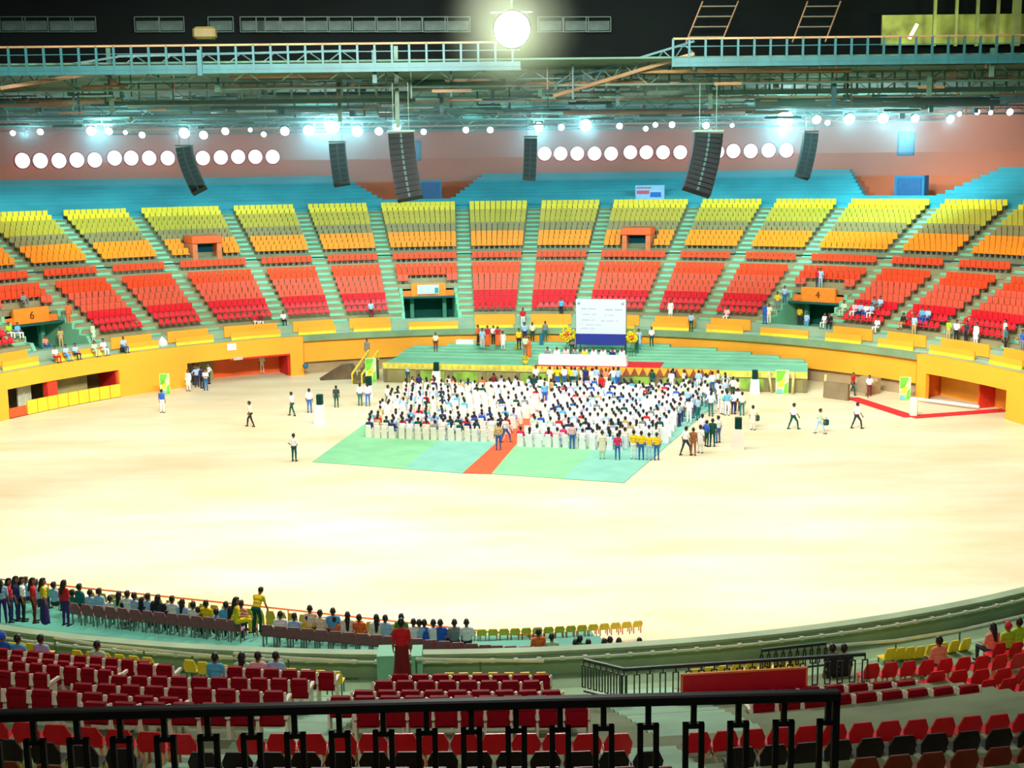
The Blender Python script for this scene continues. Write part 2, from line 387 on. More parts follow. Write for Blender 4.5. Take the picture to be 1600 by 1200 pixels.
def portal(kind, i):
    a, b = EDG[i], EDG[i + 1]; mid = (a + b) / 2
    if not (-56 * DEG < mid < 56 * DEG): return
    Mz = Matrix.Rotation(-mid, 4, 'Z')
    if kind == 'U':
        R, z = upR(0); where = 'left' if mid < 0 else 'right'
        if abs(mid) > 36 * DEG: where = 'far ' + where
        t = empty('seating_gate', (0, 0, 0), -mid, label=f'upper seating gate with orange hood and blue opening, {where} one', cat='gate', group='upper seating gates')
        h = 1.35; wd = .92
        mb = MB()
        for sx in (-1, 1): mb.prism([(sx * wd, z - .4), (sx * wd, z + h), (sx * (wd + .45), z + h), (sx * (wd + .45), z - .4)], R - .1, R + 2.4)
        mb.build('side_wall', mat('salmon_orange_paint', (214, 112, 62), .7), t)
        mb = MB(); mb.box((0, R + 1.1, z + h + .25), (2 * wd + 1.0, 2.6, .72), 0, bev=.05); mb.build('hood', mat('gate_orange_red', (238, 92, 34), .6), t)
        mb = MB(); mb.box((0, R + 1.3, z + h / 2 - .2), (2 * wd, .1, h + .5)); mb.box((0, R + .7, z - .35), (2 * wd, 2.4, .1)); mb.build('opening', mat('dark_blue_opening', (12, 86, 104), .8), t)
        return
    R, z = R0 - .9, 3.45; hw = (b - a) / 2 * 41 - AW / 2 - .1; bk = R0 + 5 * RUN
    zt = Z0 + 5 * RISE; where = 'middle' if abs(mid) < 8 * DEG else ('left' if mid < 0 else 'right')
    t = empty('seating_gate', (0, 0, 0), -mid, label=f'lower seating gate with orange header over a dark green passage, {where} one', cat='gate', group='lower seating gates')
    for sx in (-1, 1):               # side walls, their tops stepping with the aisle
        mb = MB()
        P = [(R, z - .2)] + [q for k in range(5) for q in ((R0 + k * RUN, Z0 + k * RISE + .12), (R0 + (k + 1) * RUN, Z0 + k * RISE + .12))] + [(bk + 2.5, zt + .1), (bk + 2.5, z - .2)]
        Pm = [(p[0], p[1]) for p in P]; x0 = sx * (hw - .05); x1 = sx * (hw + .25)
        n = len(Pm); V = [(x0, p[0], p[1]) for p in Pm] + [(x1, p[0], p[1]) for p in Pm]
        mb.add(V, [tuple(range(n)), tuple(range(2 * n - 1, n - 1, -1))] + [(k, n + k, n + (k + 1) % n, (k + 1) % n) for k in range(n)])
        mb.build('side_wall', M_green, t)
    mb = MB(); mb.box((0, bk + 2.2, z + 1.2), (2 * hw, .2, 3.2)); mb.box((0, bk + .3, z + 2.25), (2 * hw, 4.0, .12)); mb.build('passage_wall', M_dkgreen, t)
    mb = MB(); mb.box((0, (R + bk + 2) / 2, z - .02), (2 * hw, bk + 2 - R, .12)); mb.build('landing', M_green, t)
    for sx in (-.62, .62): mb = MB(); mb.box((sx * hw, bk + .2, z + 1.1), (.35, .35, 2.3)); mb.build('pier', mat('gate_pier_green', (70, 150, 130), .7), t)
    zz = 6.35
    mb = MB(); mb.box((0, bk - .7, zz), (1.62 * 2, .35, 1.25), 0, bev=.04); mb.build('header_board', mat('header_orange', (250, 140, 30), .6), t)
    for sx in (-1, 1): mb = MB(); mb.box((sx * (hw + 1.62) / 2, bk - .6, zz - .35), (hw - 1.62 + .05, .3, .55)); mb.build('header_wing', mat('header_orange_wing', (246, 122, 30), .6), t)
    if where != 'middle':
        c = bpy.data.curves.new('gate_number', 'FONT'); c.body = '6' if where == 'left' else '4'; c.size = .85; c.extrude = .02; c.align_x = 'CENTER'; c.align_y = 'CENTER'
        me = bpy.data.objects.new('tmp', c); COL.objects.link(me); dg = bpy.context.evaluated_depsgraph_get(); m2 = bpy.data.meshes.new_from_object(me.evaluated_get(dg)); bpy.data.objects.remove(me)
        o = bpy.data.objects.new('gate_number', m2); m2.materials.append(mat('number_brown', (96, 40, 10), .6)); COL.objects.link(o); o.parent = t
        o.location = (0, bk - .9, zz); o.rotation_euler = (pi / 2, 0, 0)
    else:
        o = MB(); o.box((0, 0, 0), (2.0, .04, .85)); b_ = o.build('banner', mat('pale_blue_banner', (196, 226, 238), .7), label='small pale blue banner on the header of the middle lower gate', cat='banner')
        o = MB(); o.box((.78, -.03, -.1), (.34, .02, .5)); o.build('banner_patch', mat('banner_green_patch', (30, 150, 140), .7), b_)
        b_.location = Mz @ Vector((-.05, bk - 1.0, zz + .05)); b_.rotation_euler = (0, 0, -mid)
for i, k in enumerate(KIND):
    if k: portal(k, i)

# ------------------------------------------------------------ round lamps on the far wall
disc = [(x, y) for x, y in [(35, 251), (63, 251), (92, 251), (120, 250), (148, 250), (179, 247), (205, 247), (233, 247), (262, 247), (317, 247), (345, 246), (372, 245), (399, 245), (426, 245),
        (851, 240), (876, 240), (902, 240), (929, 240), (955, 240), (985, 238), (1010, 238), (1036, 238), (1063, 238), (1121, 237), (1146, 236), (1173, 236), (1201, 235), (1229, 235)]]
M_lampw = mat('lit_lamp_glass', (255, 250, 250), .4, 0, 1, emit=2.2); M_rim = mat('lamp_rim_red', (200, 60, 50), .5)
LRP = None
for i, (x, y) in enumerate(disc):
    p = atR(x, y, WALLR - .35, True); s = proj(*p)[2]; a = math.atan2(p.x, p.y)
    if LRP is None:
        LRP = empty('round_wall_lamp'); mb = MB(); Mq = Matrix.Rotation(pi / 2, 4, 'X')
        mb.lathe([(.98, -.3), (1.0, .0), (.94, .08), (.86, .08), (.84, -.3)], 28, 0, Mq, cap=False); mb.build('rim', M_rim, LRP)
        mb = MB(); mb.lathe([(.02, .1), (.5, .08), (.86, 0), (.86, -.2)], 28, 0, Mq, cap=False); mb.build('lens', M_lampw, LRP)
        o = LRP
    else: o = copy_tree(LRP)
    k = i if i < 14 else i - 14
    place(o, p, -a, (.86,) * 3, label=f'big round white lamp, {nth(k+1)} from left in the {"left" if i < 14 else "right"} row on the orange wall', cat='lamp', group='round lamps along the far wall')

# ------------------------------------------------------------ roof
def deckz(y): return 24.2 - (y - 9) * 2.4 / 58
P = [(x_, 9.0) for x_ in (-66.9, 66.9)] + [(67.5 * cos(t), max(9, 67.5 * sin(t))) for t in [rad(q) for q in range(8, 173, 4)]]
dk = MB(); n = len(P); V = [(p[0], p[1], deckz(p[1])) for p in P] + [(p[0], p[1], deckz(p[1]) + .12) for p in P]
dk.add(V, [tuple(range(n - 1, -1, -1)), tuple(range(n, 2 * n))] + [(i, (i + 1) % n, n + (i + 1) % n, n + i) for i in range(n)])
struct(dk.build('ceiling', mat('roof_deck_green', (66, 104, 84), .8, .22, .12)))
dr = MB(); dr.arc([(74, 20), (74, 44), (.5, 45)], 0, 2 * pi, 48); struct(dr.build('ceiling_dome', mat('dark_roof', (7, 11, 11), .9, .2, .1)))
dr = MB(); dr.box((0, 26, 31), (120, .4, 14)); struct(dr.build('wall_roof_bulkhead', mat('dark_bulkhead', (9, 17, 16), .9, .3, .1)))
M_steel = mat('green_grey_steel', (66, 104, 86), .5, .12, .6); M_steel2 = mat('turquoise_steel', (30, 86, 90), .5, .1, .6); M_rust = mat('tan_steel', (140, 112, 76), .6, .15, .5)
def truss(y, z, x0, x1, h=1.3, m=M_steel, lab='', bay=1.6):
    t = empty('roof_truss', (0, y, z), label=lab, cat='truss')
    mb = MB(); mb.box(((x0 + x1) / 2, 0, 0), (x1 - x0, .14, .14)); mb.build('bottom_chord', m, t)
    mb = MB(); mb.box(((x0 + x1) / 2, 0, h), (x1 - x0, .14, .14)); mb.build('top_chord', m, t)
    mb = MB(); n = int((x1 - x0) / bay)
    for i in range(n):
        a = x0 + i * bay; up_ = i % 2
        mb.tube((a, 0, h if up_ else 0), (a + bay, 0, 0 if up_ else h), .045, n=4)
    mb.build('lattice', m, t)
T_L = ['first', 'second', 'third', 'fourth', 'fifth', 'sixth']
for i, (y, h) in enumerate([(13, 1.1), (22, 1.2), (31, 1.2), (40, 1.1), (48, 1.0), (55, .9)]):
    truss(y, deckz(y) - h - .1, -math.sqrt(66 ** 2 - y * y), math.sqrt(66 ** 2 - y * y), h, [M_steel, M_rust, M_steel][i % 3], f'{T_L[i]} lattice roof truss counted back from the turquoise catwalk')
def catwalk(y, z, x0, x1, h, bay, m, lab, fas=.55, tilt=0):
    t = empty('catwalk', (0, y, z), label=lab, cat='catwalk')
    mb = MB(); mb.box(((x0 + x1) / 2, .5, fas / 2), (x1 - x0, 1.1, .06)); mb.box(((x0 + x1) / 2, 0, fas / 2), (x1 - x0, .06, fas)); mb.build('walkway', m, t)
    mb = MB(); mb.box(((x0 + x1) / 2, 0, h), (x1 - x0, .12, .12)); mb.build('top_rail', M_rust if tilt else m, t)
    mb = MB(); mb.box(((x0 + x1) / 2, 0, h * .72), (x1 - x0, .05, .05)); mb.build('middle_rail', m, t)
    n = int((x1 - x0) / bay)
    ps = MB(); ps.box((0, 0, h / 2), (.14, .12, h)); me = ps.mesh('post', m)
    for i in range(n + 1):
        o = bpy.data.objects.new('post', me); COL.objects.link(o); o.parent = t; o.location = (x0 + i * bay, 0, 0)
catwalk(8.2, 23.5, -38, 3.2, 1.75, 1.1, M_steel2, 'long turquoise catwalk with railing under the dark roof, left of the diagonal beam', tilt=1)
catwalk(8.2, 23.6, 13, 38, 1.75, 1.05, M_steel2, 'long turquoise catwalk with railing under the dark roof, right of the diagonal beam', tilt=1)
catwalk(18, 22.1, -26, -4, 1.5, 1.2, M_steel, 'green catwalk hanging behind the long turquoise one, left part', fas=.3)
catwalk(17, 22.3, 6, 40, 1.5, .9, M_steel, 'green catwalk hanging behind the long turquoise one, right part', fas=.35)
rr = random.Random(11); sv = MB()     # pipes, trays and stub bars crowding the space under the deck
for q in range(320):
    Y = rr.uniform(11, 33); x = rr.uniform(-40, 42); z = deckz(Y) - rr.uniform(.1, 2.3); k = rr.random(); mi = rr.choice([0, 0, 1, 2, 2])
    if k < .62: sv.box((x, Y, z), (rr.uniform(.6, 3.2), rr.uniform(.05, .3), rr.uniform(.04, .2)), mi)
    elif k < .85: sv.box((x, Y, (z + deckz(Y)) / 2), (rr.uniform(.05, .16), .08, max(.3, deckz(Y) - z)), mi)
    else: sv.box((x, Y, z), (rr.uniform(.2, .6), .3, rr.uniform(.2, .5)), mi, None, rr.uniform(0, 3))
struct(sv.build('ceiling_services', [M_steel, M_rust, M_steel2]))
# diagonal walkway beam
for k, (xa, ya, xb, yb, lab) in enumerate([(1085, 84, 865, 150, 'diagonal lattice beam dropping from the right catwalk toward the middle'), (0, 138, 185, 108, 'diagonal turquoise beam under the left end of the catwalk'), (185, 108, 560, 98, 'long low turquoise girder rising behind the left catwalk')]):
    a_, b_ = atY(xa, ya, 10), atY(xb, yb, 14)
    t = empty('roof_beam', (0, 0, 0), label=lab, cat='beam')
    mb = MB(); mb.tube(a_, b_, .16, n=4); mb.build('lower_chord', M_rust, t)
    u_ = Vector((0, 0, .8)); mb = MB(); mb.tube(a_ + u_, b_ + u_, .1, n=4)
    for q in range(14): mb.tube(a_.lerp(b_, q / 14) + (u_ if q % 2 else Vector()), a_.lerp(b_, (q + 1) / 14) + (Vector() if q % 2 else u_), .05, n=4)
    mb.build('upper_chord', M_steel2, t)
# ducts, pipes and hangers
for k, (x, y0, x1, Y, r, m) in enumerate([(640, 133, 790, 20, .5, M_steel), (0, 160, 200, 24, .3, M_rust), (880, 176, 1180, 30, .22, M_rust), (330, 172, 620, 30, .3, M_steel), (1180, 160, 1560, 26, .35, M_steel), (360, 118, 520, 16, .22, M_rust), (820, 130, 1010, 14, .1, M_rust), (60, 186, 420, 36, .18, M_steel), (1000, 112, 1330, 12, .12, M_rust), (420, 150, 640, 22, .25, M_steel)]):
    a_ = atY(x, y0, Y); b_ = atY(x1, y0 - 2, Y); mb = MB(); mb.tube(a_, b_, r, n=10)
    for q in range(3):
        c_ = a_.lerp(b_, .15 + .35 * q); mb.tube(c_, (c_.x, c_.y, deckz(Y) + .1), .03, n=4)
    mb.build('roof_duct', m, label=f'round roof duct hanging under the deck, {nth(k+1)} of the ten ducts', cat='duct', group='ducts under the roof deck')
for k, (x, y0, y1, Y) in enumerate([(172, 75, 175, 15), (312, 78, 118, 8), (620, 72, 200, 14), (965, 110, 165, 16), (1110, 110, 170, 16), (1303, 130, 168, 14), (1452, 118, 150, 12), (690, 130, 180, 18), (530, 105, 190, 20), (770, 120, 165, 20), (1550, 75, 120, 9), (585, 78, 130, 9)]):
    a_ = atY(x, y0, Y); b_ = atY(x, y1, Y); mb = MB(); mb.box(((a_.x + b_.x) / 2, Y, (a_.z + b_.z) / 2), (.28, .2, a_.z - b_.z))
    mb.build('hanger_post', M_steel2 if k % 2 else M_steel, label=f'vertical steel hanger under the roof, {nth(k+1)} of twelve hangers', cat='hanger', group='steel hangers under the roof')
# dim window frames on the bulkhead in the dark
frm = MB(); frm.box((0, 0, .55), (1.9, .08, .07)); frm.box((0, 0, -.55), (1.9, .08, .07))
for sx in (-.95, .95): frm.box((sx, 0, 0), (.07, .08, 1.1))
pn = MB(); pn.box((0, .02, -.1), (1.7, .04, .7))
FP = None; xs = [20, 55, 95, 130, 230, 268, 345, 395, 420, 457, 495, 531, 570, 606, 640, 680, 715, 860, 900, 935]
for k, x in enumerate(xs):
    p = atY(x, 38, 25.5)
    if FP is None:
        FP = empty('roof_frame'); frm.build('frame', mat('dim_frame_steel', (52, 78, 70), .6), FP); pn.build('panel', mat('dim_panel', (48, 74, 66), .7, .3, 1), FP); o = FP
    else: o = copy_tree(FP)
    place(o, p, label=f'dim square steel frame in the dark roof, {nth(k+1)} from left', cat='frame', group='frames in the dark roof')
# ladders and crate
def ladder(pa, pb, wpx, Y, lab):
    a_ = atY(*pa, Y); b_ = atY(*pb, Y); wd = wpx / 21.
    t = empty('roof_ladder', (0, 0, 0), label=lab, cat='ladder')
    for sx in (0, 1):
        mb = MB(); o_ = Vector((sx * wd, 0, 0)); mb.tube(a_ + o_, b_ + o_, .06, n=6); mb.build('stringer', M_rust, t)
    mb = MB()
    for q in range(4): c_ = a_.lerp(b_, (q + .5) / 4); mb.tube(c_, c_ + Vector((wd, 0, 0)), .05, n=5)
    mb.build('rungs', mat('dim_rung_steel', (120, 120, 100), .5), t)
ladder((1098, 2), (1072, 66), 56, 22, 'steel ladder section hanging in the dark roof, left of the two')
ladder((1262, 2), (1238, 66), 52, 22, 'steel ladder section hanging in the dark roof, right of the two')
p = atY(320, 52, 12); mb = MB(); mb.box(p, (1.5, .9, .8), bev=.15); mb.build('junction_box', mat('dull_gold_box', (96, 88, 44), .5), label='dull gold rounded box hanging in the dark roof', cat='box')
# lit bay on the right of the roof
mb = MB(); a_ = atY(1380, 70, 24); b_ = atY(1640, 20, 24); mb.box(((a_.x + b_.x) / 2, 24.5, (a_.z + b_.z) / 2), (b_.x - a_.x, .2, b_.z - a_.z)); 
mb.build('roof_bay_panel', mat('yellow_green_panel', (150, 165, 80), .7, .3, .6), label='yellow green wall panel of the lit bay high at right of the roof', cat='panel')
for k, (x, wd) in enumerate([(1462, .22), (1496, .2), (1529, .2), (1561, .2), (1590, .5)]):
    a_ = atY(x, -10, 22); b_ = atY(x, 72, 22); mb = MB(); mb.box((a_.x, 22, (a_.z + b_.z) / 2), (wd, wd, a_.z - b_.z)); mb.build('bay_post', mat('olive_post', (120, 135, 80), .6, .1, 1), label=f'olive steel post in front of the lit roof bay, {nth(k+1)} from left', cat='post', group='posts of the lit roof bay')
a_ = atY(1421, 60, 21); b_ = atY(1433, 38, 21); mb = MB(); mb.tube(a_, b_, .12, n=10); mb.build('tube_lamp', mat('lit_warm_tube', (255, 235, 150), .4, 0, emit=14), label='short slanted glowing tube lamp in the dark roof', cat='lamp')
l = bpy.data.lights.new('tube_glow', 'POINT'); l.energy = 900; l.color = (.9, 1, .45); l.shadow_soft_size = .3; o = bpy.data.objects.new('tube_lamp_light', l); COL.objects.link(o); o.location = atY(1490, 40, 18)

# the big floodlight and the row of stage lights
M_flood = mat('flood_glass', (255, 255, 232), .4, 0, emit=40); M_star = mat('cool_lamp_glass', (225, 248, 255), .4, 0, emit=26)
p = atY(800, 46, -2); fo = empty('floodlight', p, label='huge round blazing floodlight high in the middle of the roof', cat='lamp')
Mq = Matrix.Rotation(rad(105), 4, 'X')
mb = MB(); mb.lathe([(.35, -.9), (.7, -.7), (1.0, -.1), (1.08, .02), (1.0, .02)], 28, 0, Mq, cap=False); mb.build('housing', M_black, fo)
mb = MB(); mb.lathe([(.02, .06), (.6, .05), (1.0, 0), (1.0, -.05)], 28, 0, Mq, cap=False); mb.build('lens', M_flood, fo)
mb = MB(); mb.tube((0, .2, .9), (0, .2, 12), .06); mb.box((0, .2, .95), (2.3, .08, .08)); mb.build('bracket', M_steel, fo)
l = bpy.data.lights.new('flood_light', 'SPOT'); l.energy = 2200; l.color = (.95, 1, .7); l.shadow_soft_size = 1; l.spot_size = rad(170); o = bpy.data.objects.new('floodlight_light', l); COL.objects.link(o); o.location = p + Vector((0, -1.3, -.2)); o.rotation_euler = (rad(60), 0, 0)
LAMPS = [(20,208,10),(63,206,12),(142,205,17),(170,205,14),(196,207,8),(222,211,12),(288,208,20),(318,211,16),(352,205,14),(391,203,8),(412,210,10),(445,205,17),(482,204,20),(519,199,26),(558,205,20),(592,205,15),(620,199,15),(662,206,11),(728,203,12),(766,203,12),(842,198,17),(877,199,12),(915,196,23),(968,197,12),(1009,201,10),(1024,195,10),(1050,195,12),(1103,196,13),(1144,196,8),(1227,186,32),(1276,187,17),(1293,192,10),(1327,186,20),(1380,185,20),(1430,185,15),(1485,186,15),(1499,178,9),(1527,175,11),(1548,176,9),(1578,175,13)]
SL = None
for k, (x, y, s_) in enumerate(LAMPS):
    p = atY(x, y, 33.6)
    if SL is None:
        SL = empty('stage_light')
        mb = MB(); mb.lathe([(.25, -.75), (.42, -.7), (.5, -.05), (.53, 0), (.49, 0)], 20, 0, Mq, cap=False); mb.build('housing', M_black, SL)
        mb = MB(); mb.lathe([(.02, .05), (.3, .04), (.49, 0), (.49, -.04)], 20, 0, Mq, cap=False); mb.build('lens', M_star, SL)
        mb = MB(); mb.tube((-.55, .1, 0), (-.55, .1, .75), .04, n=5); mb.tube((.55, .1, 0), (.55, .1, .75), .04, n=5); mb.tube((-.55, .1, .75), (.55, .1, .75), .04, n=5); mb.build('yoke', M_steel, SL); o = SL
    else: o = copy_tree(SL)
    q = s_ * .78 / 18.2
    place(o, p, 0, (q, q, q), label=f'{"large" if s_ > 18 else "small" if s_ < 13 else "middling"} blazing cool white stage light, {nth(k+1)} from left along the light row', cat='stage light', group='stage lights in a row under the roof')
for k, (xa, xb) in enumerate([(0, 130), (130, 420), (430, 600), (605, 800), (830, 990), (1000, 1180), (1200, 1330), (1330, 1600)]):
    a_, b_ = atY(xa, 196 - (xa + xb) / 2 * .014 + 2, 34), atY(xb, 196 - (xa + xb) / 2 * .014 + 2, 34); t = empty('light_bar', (0, 0, 0), label=f'thin lighting bar carrying stage lights, {nth(k+1)} from left', cat='lighting bar', group='lighting bars under the roof')
    mb = MB(); mb.tube(a_, b_, .07, n=6); mb.tube(a_ + Vector((0, 0, .45)), b_ + Vector((0, 0, .45)), .05, n=6); mb.build('bar', M_steel, t)
    for q in range(3): c_ = a_.lerp(b_, .1 + .4 * q); mb = MB(); mb.tube(c_, (c_.x, c_.y, deckz(34) - .12), .03, n=4); mb.build('cable', M_steel, t)
for x in (150, 500, 840, 1225, 1420):
    p = atY(x, 196, 33)
    l = bpy.data.lights.new('stage_row_light', 'SPOT'); l.energy = 12000; l.color = (.42, .88, 1); l.shadow_soft_size = .4; l.spot_size = rad(150); l.spot_blend = .6
    o = bpy.data.objects.new('stage_light_light', l); COL.objects.link(o); o.location = p + Vector((0, 0, -.5)); o.rotation_euler = (rad(75), 0, 0)
for x, Y in ((-25, 20), (0, 26), (25, 20), (-12, 2), (14, 2)):   # unseen fill points added to wash the steelwork from below
    l = bpy.data.lights.new('steel_wash', 'POINT'); l.energy = 500; l.color = (.5, 1, .85); l.shadow_soft_size = .5
    o = bpy.data.objects.new('steel_wash_light', l); COL.objects.link(o); o.location = (x, Y, 20.6)

for x, y, e in ((288, 210, 500), (482, 206, 500), (519, 200, 1300), (558, 206, 600), (620, 201, 350), (842, 200, 450), (915, 198, 1000), (1103, 198, 250), (1227, 188, 2200), (1327, 188, 700), (1380, 187, 700), (1430, 187, 300), (142, 207, 450), (1485, 188, 300), (40, 208, 350)):
    l = bpy.data.lights.new('stage_lamp_beam', 'POINT'); l.energy = e * 1.6; l.color = (.55, .92, 1); l.shadow_soft_size = .12
    o = bpy.data.objects.new('stage_lamp_light', l); COL.objects.link(o); o.location = atY(x, y, 32.6)
l = bpy.data.lights.new('flood_beam', 'POINT'); l.energy = 2600; l.color = (.85, 1, .55); l.shadow_soft_size = .3; o = bpy.data.objects.new('floodlight_beam', l); COL.objects.link(o); o.location = atY(800, 48, -4)
hz = bpy.data.materials.new('thin_haze'); hz.use_nodes = True; hz.node_tree.nodes.clear(); ho = hz.node_tree.nodes.new('ShaderNodeOutputMaterial'); hv = hz.node_tree.nodes.new('ShaderNodeVolumeScatter')
hv.inputs['Density'].default_value = .006; hv.inputs['Color'].default_value = (.62, .95, 1, 1); hv.inputs['Anisotropy'].default_value = .35; hz.node_tree.links.new(hv.outputs[0], ho.inputs['Volume'])
mb = MB(); mb.box((0, 37, 20.0), (150, 50, 7.2)); mb.build('haze', hz, label='thin blue haze hanging under the roof lamps', cat='haze', kind='stuff')
hz2 = hz.copy(); hz2.node_tree.nodes['Volume Scatter'].inputs['Density'].default_value = .022; hz2.node_tree.nodes['Volume Scatter'].inputs['Color'].default_value = (.5, .93, 1, 1)  # extra slab of haze added so the stage lights get a glow
mb = MB(); mb.box((0, 33, 20.4), (110, 5, 4.2)); mb.build('haze', hz2, label='blue haze slab added to make the stage lights glow', cat='haze', kind='stuff')
hz3 = hz.copy(); N = hz3.node_tree.nodes; v3 = N['Volume Scatter']; v3.inputs['Color'].default_value = (.85, 1, .75, 1)     # haze ball added for the floodlight's glow, thinning outward
tc = N.new('ShaderNodeTexCoord'); ln = N.new('ShaderNodeVectorMath'); ln.operation = 'LENGTH'; mr = N.new('ShaderNodeMapRange'); mr.inputs['From Min'].default_value = 0; mr.inputs['From Max'].default_value = 4.6; mr.inputs['To Min'].default_value = .05; mr.inputs['To Max'].default_value = 0; mr.interpolation_type = 'SMOOTHERSTEP'
hz3.node_tree.links.new(tc.outputs['Object'], ln.inputs[0]); hz3.node_tree.links.new(ln.outputs['Value'], mr.inputs[0]); hz3.node_tree.links.new(mr.outputs[0], v3.inputs['Density'])
mb = MB(); mb.lathe([(4.7 * sin(q * pi / 12) + .001, -4.7 * cos(q * pi / 12)) for q in range(13)], 24); o = mb.build('haze', hz3, label='greenish haze ball added as the glow around the huge floodlight', cat='haze', kind='stuff'); o.location = fo.location + Vector((0, .8, 0))

# hanging loudspeaker arrays
def array(xt, yt, xb, yb, wpx, Y, n, lab, m, curve=.35):
    a_ = atY(xt, yt, Y); b_ = atY(xb, yb, Y); s_ = proj(a_.x, a_.y, a_.z)[2]; wd = wpx / s_; L_ = (a_ - b_).length; hh = L_ / n
    t = empty('line_array_speaker', a_, label=lab, cat='loudspeaker')
    prev = Vector((0, 0, 0)); dirv = (b_ - a_); lean = dirv.x
    for q in range(n):
        f0, f1 = q / n, (q + 1) / n
        def pt(f): return Vector((lean * f ** 1.6, dirv.y * f - curve * f * f * 2, dirv.z * f))
        c_ = (pt(f0) + pt(f1)) / 2; d_ = (pt(f1) - pt(f0)).normalized()
        R_ = Matrix.Translation(c_) @ (Vector((0, 0, -1)).rotation_difference(d_)).to_matrix().to_4x4()
        mb = MB(); mb.prism([(-wd / 2, -hh * .47), (wd / 2, -hh * .47), (wd / 2, hh * .47), (-wd / 2, hh * .47)], -.45, .25, 0, R_)
        mb.prism([(-wd * .42, -hh * .36), (-wd * .06, -hh * .36), (-wd * .06, hh * .36), (-wd * .42, hh * .36)], -.47, -.44, 1, R_); mb.prism([(wd * .06, -hh * .36), (wd * .42, -hh * .36), (wd * .42, hh * .36), (wd * .06, hh * .36)], -.47, -.44, 1, R_)
        mb.prism([(-wd * .04, -hh * .36), (wd * .04, -hh * .36), (wd * .04, hh * .36), (-wd * .04, hh * .36)], -.49, -.44, 2, R_)
        mb.build('cabinet', [m, mat('speaker_grille', (8, 18, 20), .6, .1, 6), mat('speaker_horn', (40, 66, 66), .5)], t)
    mb = MB(); mb.box((0, 0, .12), (wd * 1.05, .8, .12)); mb.tube((-wd * .3, 0, .15), (-wd * .3, 0, 3), .02, n=4); mb.tube((wd * .3, 0, .15), (wd * .3, 0, 3), .02, n=4); mb.build('rigging_frame', M_steel, t)
m1 = mat('speaker_grey_green', (34, 58, 54), .6, .08, 3); m2_ = mat('speaker_black', (6, 12, 14), .5, .08, 3)
array(288, 230, 316, 300, 24, 30, 9, 'small curved line array of speakers leaning right under the left lamps', m1)
array(527, 224, 536, 290, 25, 30, 8, 'small straight line array of speakers left of the big black one', m1)
array(627, 208, 642, 312, 40, 4, 12, 'big black curved line array of speakers in front of the left orange wedge', m2_)
array(829, 216, 826, 281, 20, 30, 8, 'small dark line array of speakers at the left end of the right lamp row', m1)
array(1106, 208, 1084, 302, 44, 4, 12, 'big dark curved line array of speakers in front of the right lamp row', m2_)
array(1266, 208, 1249, 278, 22, 30, 9, 'small curved line array of speakers at the right end of the lamps', m1)
# small banner on the blank tier
p = atR(1016, 301, RT + 1, True); a = math.atan2(p.x, p.y); t = MB(); t.box((0, -.2, 0), (3.0, .05, 1.5)); b_ = t.build('banner', mat('light_blue_banner', (150, 196, 232), .7), label='small light blue banner hung on the teal upper tier', cat='banner')
t = MB(); t.box((-.7, -.24, .05), (1.3, .02, .35)); t.box((-.6, -.24, .5), (1.5, .02, .12)); t.build('banner_red_lines', mat('banner_red', (205, 90, 110), .7), b_)
t = MB(); t.box((.6, -.24, -.2), (1.1, .02, .5)); t.build('banner_blue_block', mat('banner_blue', (30, 110, 190), .7), b_); b_.location = p; b_.rotation_euler = (0, 0, -a)

# ------------------------------------------------------------ arena wall
def TH_(x, y, z=0.): p = at(x, y, z); return math.atan2(p.x, p.y)
def seg(name, mts, prof, a0, a1, n=12, closed=True, mis=None, **k):
    mb = MB(); mb.arc(prof, a0, a1, max(2, n), 0, mis, closed); o = mb.build(name, mts, **k); return o
WR = 37.0
aL0, aL1, aL2, aL3, aL4 = TH_(18, 655), TH_(211, 624), TH_(300, 606), TH_(461, 590), TH_(480, 588)
aR4, aR3, aR2 = TH_(1412, 625), TH_(1424, 628), TH_(1572, 655)
def wallseg(a0, a1, z0, z1=3.36, R=WR, th=.35, m=M_orange, n=14): return struct(seg('wall_arena', m, [(R, z0), (R, z1), (R + th, z1), (R + th, z0)], a0, a1, n))
wallseg(A0, aL0, 0); wallseg(aL0, aL1, 2.15); wallseg(aL1, aL2, 0); wallseg(aL2, aL3, 1.95); wallseg(aL3, aL4, 0, n=3)
wallseg(aR4, aR3, 0, n=2); wallseg(aR3, aR2, 2.0); wallseg(aR2, A1, 0)
# recessed back walls and floors of the openings
M_pan = mat('recess_orange_red', (240, 100, 28), .6, .06, .4)
wallseg(aL0 - .04, aL1 + .02, 0, 2.6, 39.6, .2, mat('booth_interior', (120, 118, 84), .8, .3, .5)); wallseg(aL2 - .02, aL3 + .02, 0, 2.6, 39.8, .2, M_pan)
wallseg(aR3 - .02, aR2 + .03, 0, 2.6, 39.4, .2, mat('recess_orange', (250, 165, 50), .6, .04, .4))
def radial(a, R0_, R1_, z0, z1, m, name='wall_return', th=.12):
    mb = MB(); mb.box((0, (R0_ + R1_) / 2, (z0 + z1) / 2), (th, R1_ - R0_, z1 - z0), 0, Matrix.Rotation(-a, 4, 'Z')); return struct(mb.build(name, m))
radial(aL4, WR, 40, 0, 3.36, M_orange2); radial(aR4, WR, 40, 0, 3.36, M_orange2)
for a in (aL1, aL3): radial(a + .003 * (-1), WR + .3, 39.7, 0, 2.2, M_redp)
for a in (aL0, aL2, aR2): radial(a, WR + .3, 39.7, 0, 2.2, mat('recess_red', (225, 55, 35), .6))
ap = TH_(1508, 640); radial(ap, 38.0, 39.5, 0, 2.0, mat('recess_red', (225, 55, 35)))
o = seg('wall_lintel_band', M_redp, [(WR + .02, 1.8), (WR + .02, 1.96), (WR + .3, 1.96), (WR + .3, 1.8)], TH_(372, 600), aL3, 8); struct(o)
